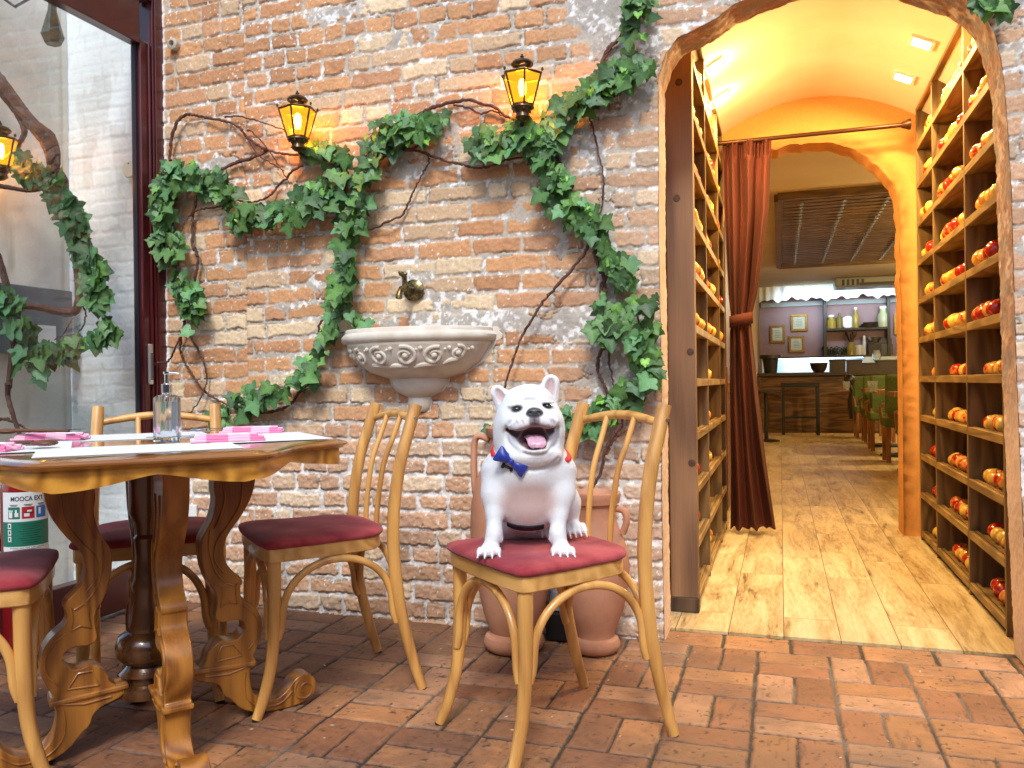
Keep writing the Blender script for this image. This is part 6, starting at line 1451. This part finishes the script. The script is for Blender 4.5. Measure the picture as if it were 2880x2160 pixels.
for q in ((1469, 1194, -.047, .028, -.34), (1534, 1188, -.047, .027, .30)):
    f, _, _ = ell(dl(*q[:3]), (q[3], .022, .0150), Ry(q[4])); MO = MO*sst(.0005, .004, f(x, y, z))[:, None]
paint((.10, .035, .045), MO, .97)
paint((.42, .20, .22), sst(.0, 1, MO)*sst(.45, .6, fbm(x, z, .012, 721))[:, None]*(z < dl(1500, 1236, -.03)[2])[:, None], .45)   # gums
for p, t in EY: paint((.10, .08, .09), blobm(p, (.0175, .014, .0100), Ry(t)), .8)
for p in ((1379, 1553), (1579, 1552)): paint((.70, .48, .46), blobm(dl(*p, -.03), (.028, .014, .005)), .5)
dog = empty('dog', (DO[0], DO[1], DO[2]), YAW, 'white french bulldog with open mouth and blue bow tie sitting on a chair', 'dog')
def furmat():
    m, nt, b, N, L = newmat('white_coat'); a = N('ShaderNodeAttribute'); a.attribute_name = 'Col'
    v = coords(nt, 'Object', (1, 1, .35)); n = noise(nt, v, 900, 4, .7); r = ramp(nt, n, [(.3, (.93, .93, .93)), (.7, (1.05, 1.05, 1.05))])
    mu = N('ShaderNodeMix'); mu.data_type = 'RGBA'; mu.blend_type = 'MULTIPLY'; mu.inputs[0].default_value = 1; L(a.outputs['Color'], mu.inputs[6]); L(r, mu.inputs[7]); L(mu.outputs[2], b.inputs['Base Color'])
    # dark skin (nose, lips) is moist and glossy, the coat is matt
    sp = N('ShaderNodeSeparateColor'); L(a.outputs['Color'], sp.inputs[0]); mr = N('ShaderNodeMapRange'); L(sp.outputs[0], mr.inputs[0]); mr.inputs[1].default_value = .1; mr.inputs[2].default_value = .5; mr.inputs[3].default_value = .3; mr.inputs[4].default_value = .82; L(mr.outputs[0], b.inputs['Roughness'])
    b.inputs['Sheen Weight'].default_value = .08; b.inputs['Subsurface Weight'].default_value = .0; b.inputs['Subsurface Radius'].default_value = (.6, .3, .25); b.inputs['Subsurface Scale'].default_value = .012
    bump(nt, b, n, .5, .0012); return m
m_fur = furmat(); raw_mesh('body', V, Q, C, m_fur, dog)
def fur(V, Q, C, n=90000):
    rs = np.random.RandomState(9); A_ = V[Q[:, 0]]; B_ = V[Q[:, 1]]; D_ = V[Q[:, 3]]; C_ = V[Q[:, 2]]
    nr = np.cross(C_-A_, D_-B_); ar = np.linalg.norm(nr, axis=1); nr /= ar[:, None]+1e-12
    lum = C[Q[:, 0]].mean(1); w = ar*(lum > .5); w /= w.sum(); k = rs.choice(len(Q), n, p=w)
    u, v = rs.rand(n, 1), rs.rand(n, 1); P = A_[k]*(1-u)*(1-v)+B_[k]*u*(1-v)+C_[k]*u*v+D_[k]*(1-u)*v; N_ = nr[k]
    hd = P[:, 2] > dl(1486, 1290, 0)[2]; fl = np.where(hd[:, None], P-npad+[0, -.02, 0], np.array([0, .25, -1.])[None, :]); fl = fl+rs.randn(n, 3)*.25*np.linalg.norm(fl, axis=1)[:, None]
    fl = fl-N_*(fl*N_).sum(1)[:, None]; fl /= np.linalg.norm(fl, axis=1)[:, None]+1e-9; d = fl*.90+N_*.36; L_ = rs.uniform(.003, .0068, (n, 1)); L_ = L_*np.where(hd[:, None], .75, 1)
    sd_ = np.cross(N_, d)*.00042; base = P-N_*.0004; V3 = np.stack([base-sd_, base+sd_, base+d*L_], 1).reshape(-1, 3); cc = np.repeat(C[Q[k, 0]]*rs.uniform(.80, 1.08, (n, 1)), 3, 0)
    return raw_mesh('fur', V3, np.arange(3*n).reshape(-1, 3), np.clip(cc, 0, .9), m_fur, dog)
fur(V, Q, C)
for p, t in EY:
    b = MB(); b.ball(p+[0, .0025, 0], (.0122, .0076, .0055), 16, R=Ry(t)); b.build('eye', M('eye_dark', (.012, .008, .007), rough=.06, coat=1), dog)
# tongue
tp = [dl(1497, 1222, -.005), dl(1503, 1226, -.025), dl(1508, 1234, -.044), dl(1511, 1247, -.057), dl(1511, 1261, -.059)]
Vt = []; Ft = []; Qt = catmull(tp, 5); nT = len(Qt)
for i, p in enumerate(Qt):
    t = i/(nT-1); w = .0265*(1-.10*t)*(1 if t < .7 else math.sqrt(max(0, 1-((t-.7)/.32)**2))); 
    for j in range(13): s_ = j/6-1; Vt.append(p+np.array([s_*w, .003*abs(s_)**2, -.0045*abs(s_)**2.5+.0026*(1-math.exp(-(s_*5)**2))-.001]))
for i in range(nT-1):
    for j in range(12): a = i*13+j; Ft.append((a, a+1, a+14, a+13))
b = MB(); b.add(Vt, Ft); o = b.build('tongue', M('tongue_pink', srgb('dcb0c4'), srgb('cc9cb4'), sc=200, rough=.3), dog, ang=180); md = o.modifiers.new('s', 'SOLIDIFY'); md.thickness = .005; md = o.modifiers.new('ss', 'SUBSURF'); md.levels = 1; md.render_levels = 1
# collar, band and bow from slices of the same field
def slab(name, n_, c, half, grow, mat, box=None):
    n_ = np.array(n_, float); n_ /= np.linalg.norm(n_); G = np.meshgrid(*ax_, indexing='ij'); q = np.abs((G[0]-c[0])*n_[0]+(G[1]-c[1])*n_[1]+(G[2]-c[2])*n_[2])-half
    d = np.maximum(F.d-grow, q)
    if box is not None:
        for i, (a, b_) in enumerate(box): d = np.maximum(d, np.maximum(a-G[i], G[i]-b_))
    d = np.maximum(d, -(F.d+.008))
    V, Q = nets(d); V = relax(V, Q, 3, .4); return raw_mesh(name, V, Q, None, mat, dog)
A_, B_, C_ = dl(1392, 1262, .06), dl(1584, 1276, .06), dl(1440, 1300, -.005); nc = np.cross(B_-A_, C_-A_)
slab('collar', nc, A_, .0048, .0042, M('red_nylon', srgb('c8202c'), rough=.6), box=[(-.16, .16), (.022, .24), (.16, .36)])
bc = dl(1486, 1472, .06); slab('belly_band', (0, -.35, 1), bc, .012, .0038, M('black_cloth', (.015, .015, .02), rough=.9), box=[(-.050, .050), (-.03, .12), (.03, .13)])
m_bow = M('blue_satin', srgb('1638a8'), srgb('0e2478'), sc=120, rough=.4, sheen=.3)
bow = empty('bow_tie', (0, 0, 0)); k0 = sf(1438, 1297)+[0, -.008, 0]
bow.parent = dog; bow.location = tuple(k0); bow.rotation_euler = (0, math.radians(33), 0)
for s_ in (-1, 1):
    Vb = []; Fb = []; nu_, nv_ = 14, 16
    for i in range(nu_+1):
        t = i/nu_; w = .007+.0135*math.sin(t*PI*.55)**1.1; dth = .003+.0065*math.sin(PI*min(1, t*1.05))
        for j in range(nv_): a = 2*PI*j/nv_; Vb.append((s_*(.003+.041*t), dth*math.sin(a)*(1+.2*math.sin(3*a)), w*math.cos(a)*(1+.06*math.sin(t*9))))
    for i in range(nu_):
        for j in range(nv_): a = i*nv_+j; c_ = i*nv_+(j+1) % nv_; Fb.append((a, c_, c_+nv_, a+nv_))
    Fb.append(tuple(nu_*nv_+j for j in range(nv_))); b = MB(); b.add(Vb, Fb); b.build('bow_loop', m_bow, bow)
b = MB(); b.ball((0, -.002, 0), (.007, .008, .010), 14); b.build('knot', m_bow, bow)
tg = MB(); tg.tube([(-.010, 0, 0), (.010, 0, 0)], .0036, 8)
for sx_ in (-1, 1):
    for sz_ in (-1, 1): tg.ball((sx_*.012, 0, sz_*.0035), (.0048, .003, .0048), 10)
o = tg.build('bone_tag', M('dark_metal_tag', srgb('3c302c'), rough=.35, met=.7), dog); o.location = tuple(sf(1427, 1313)+[0, -.006, .0]); o.rotation_euler = (0, math.radians(22), 0)
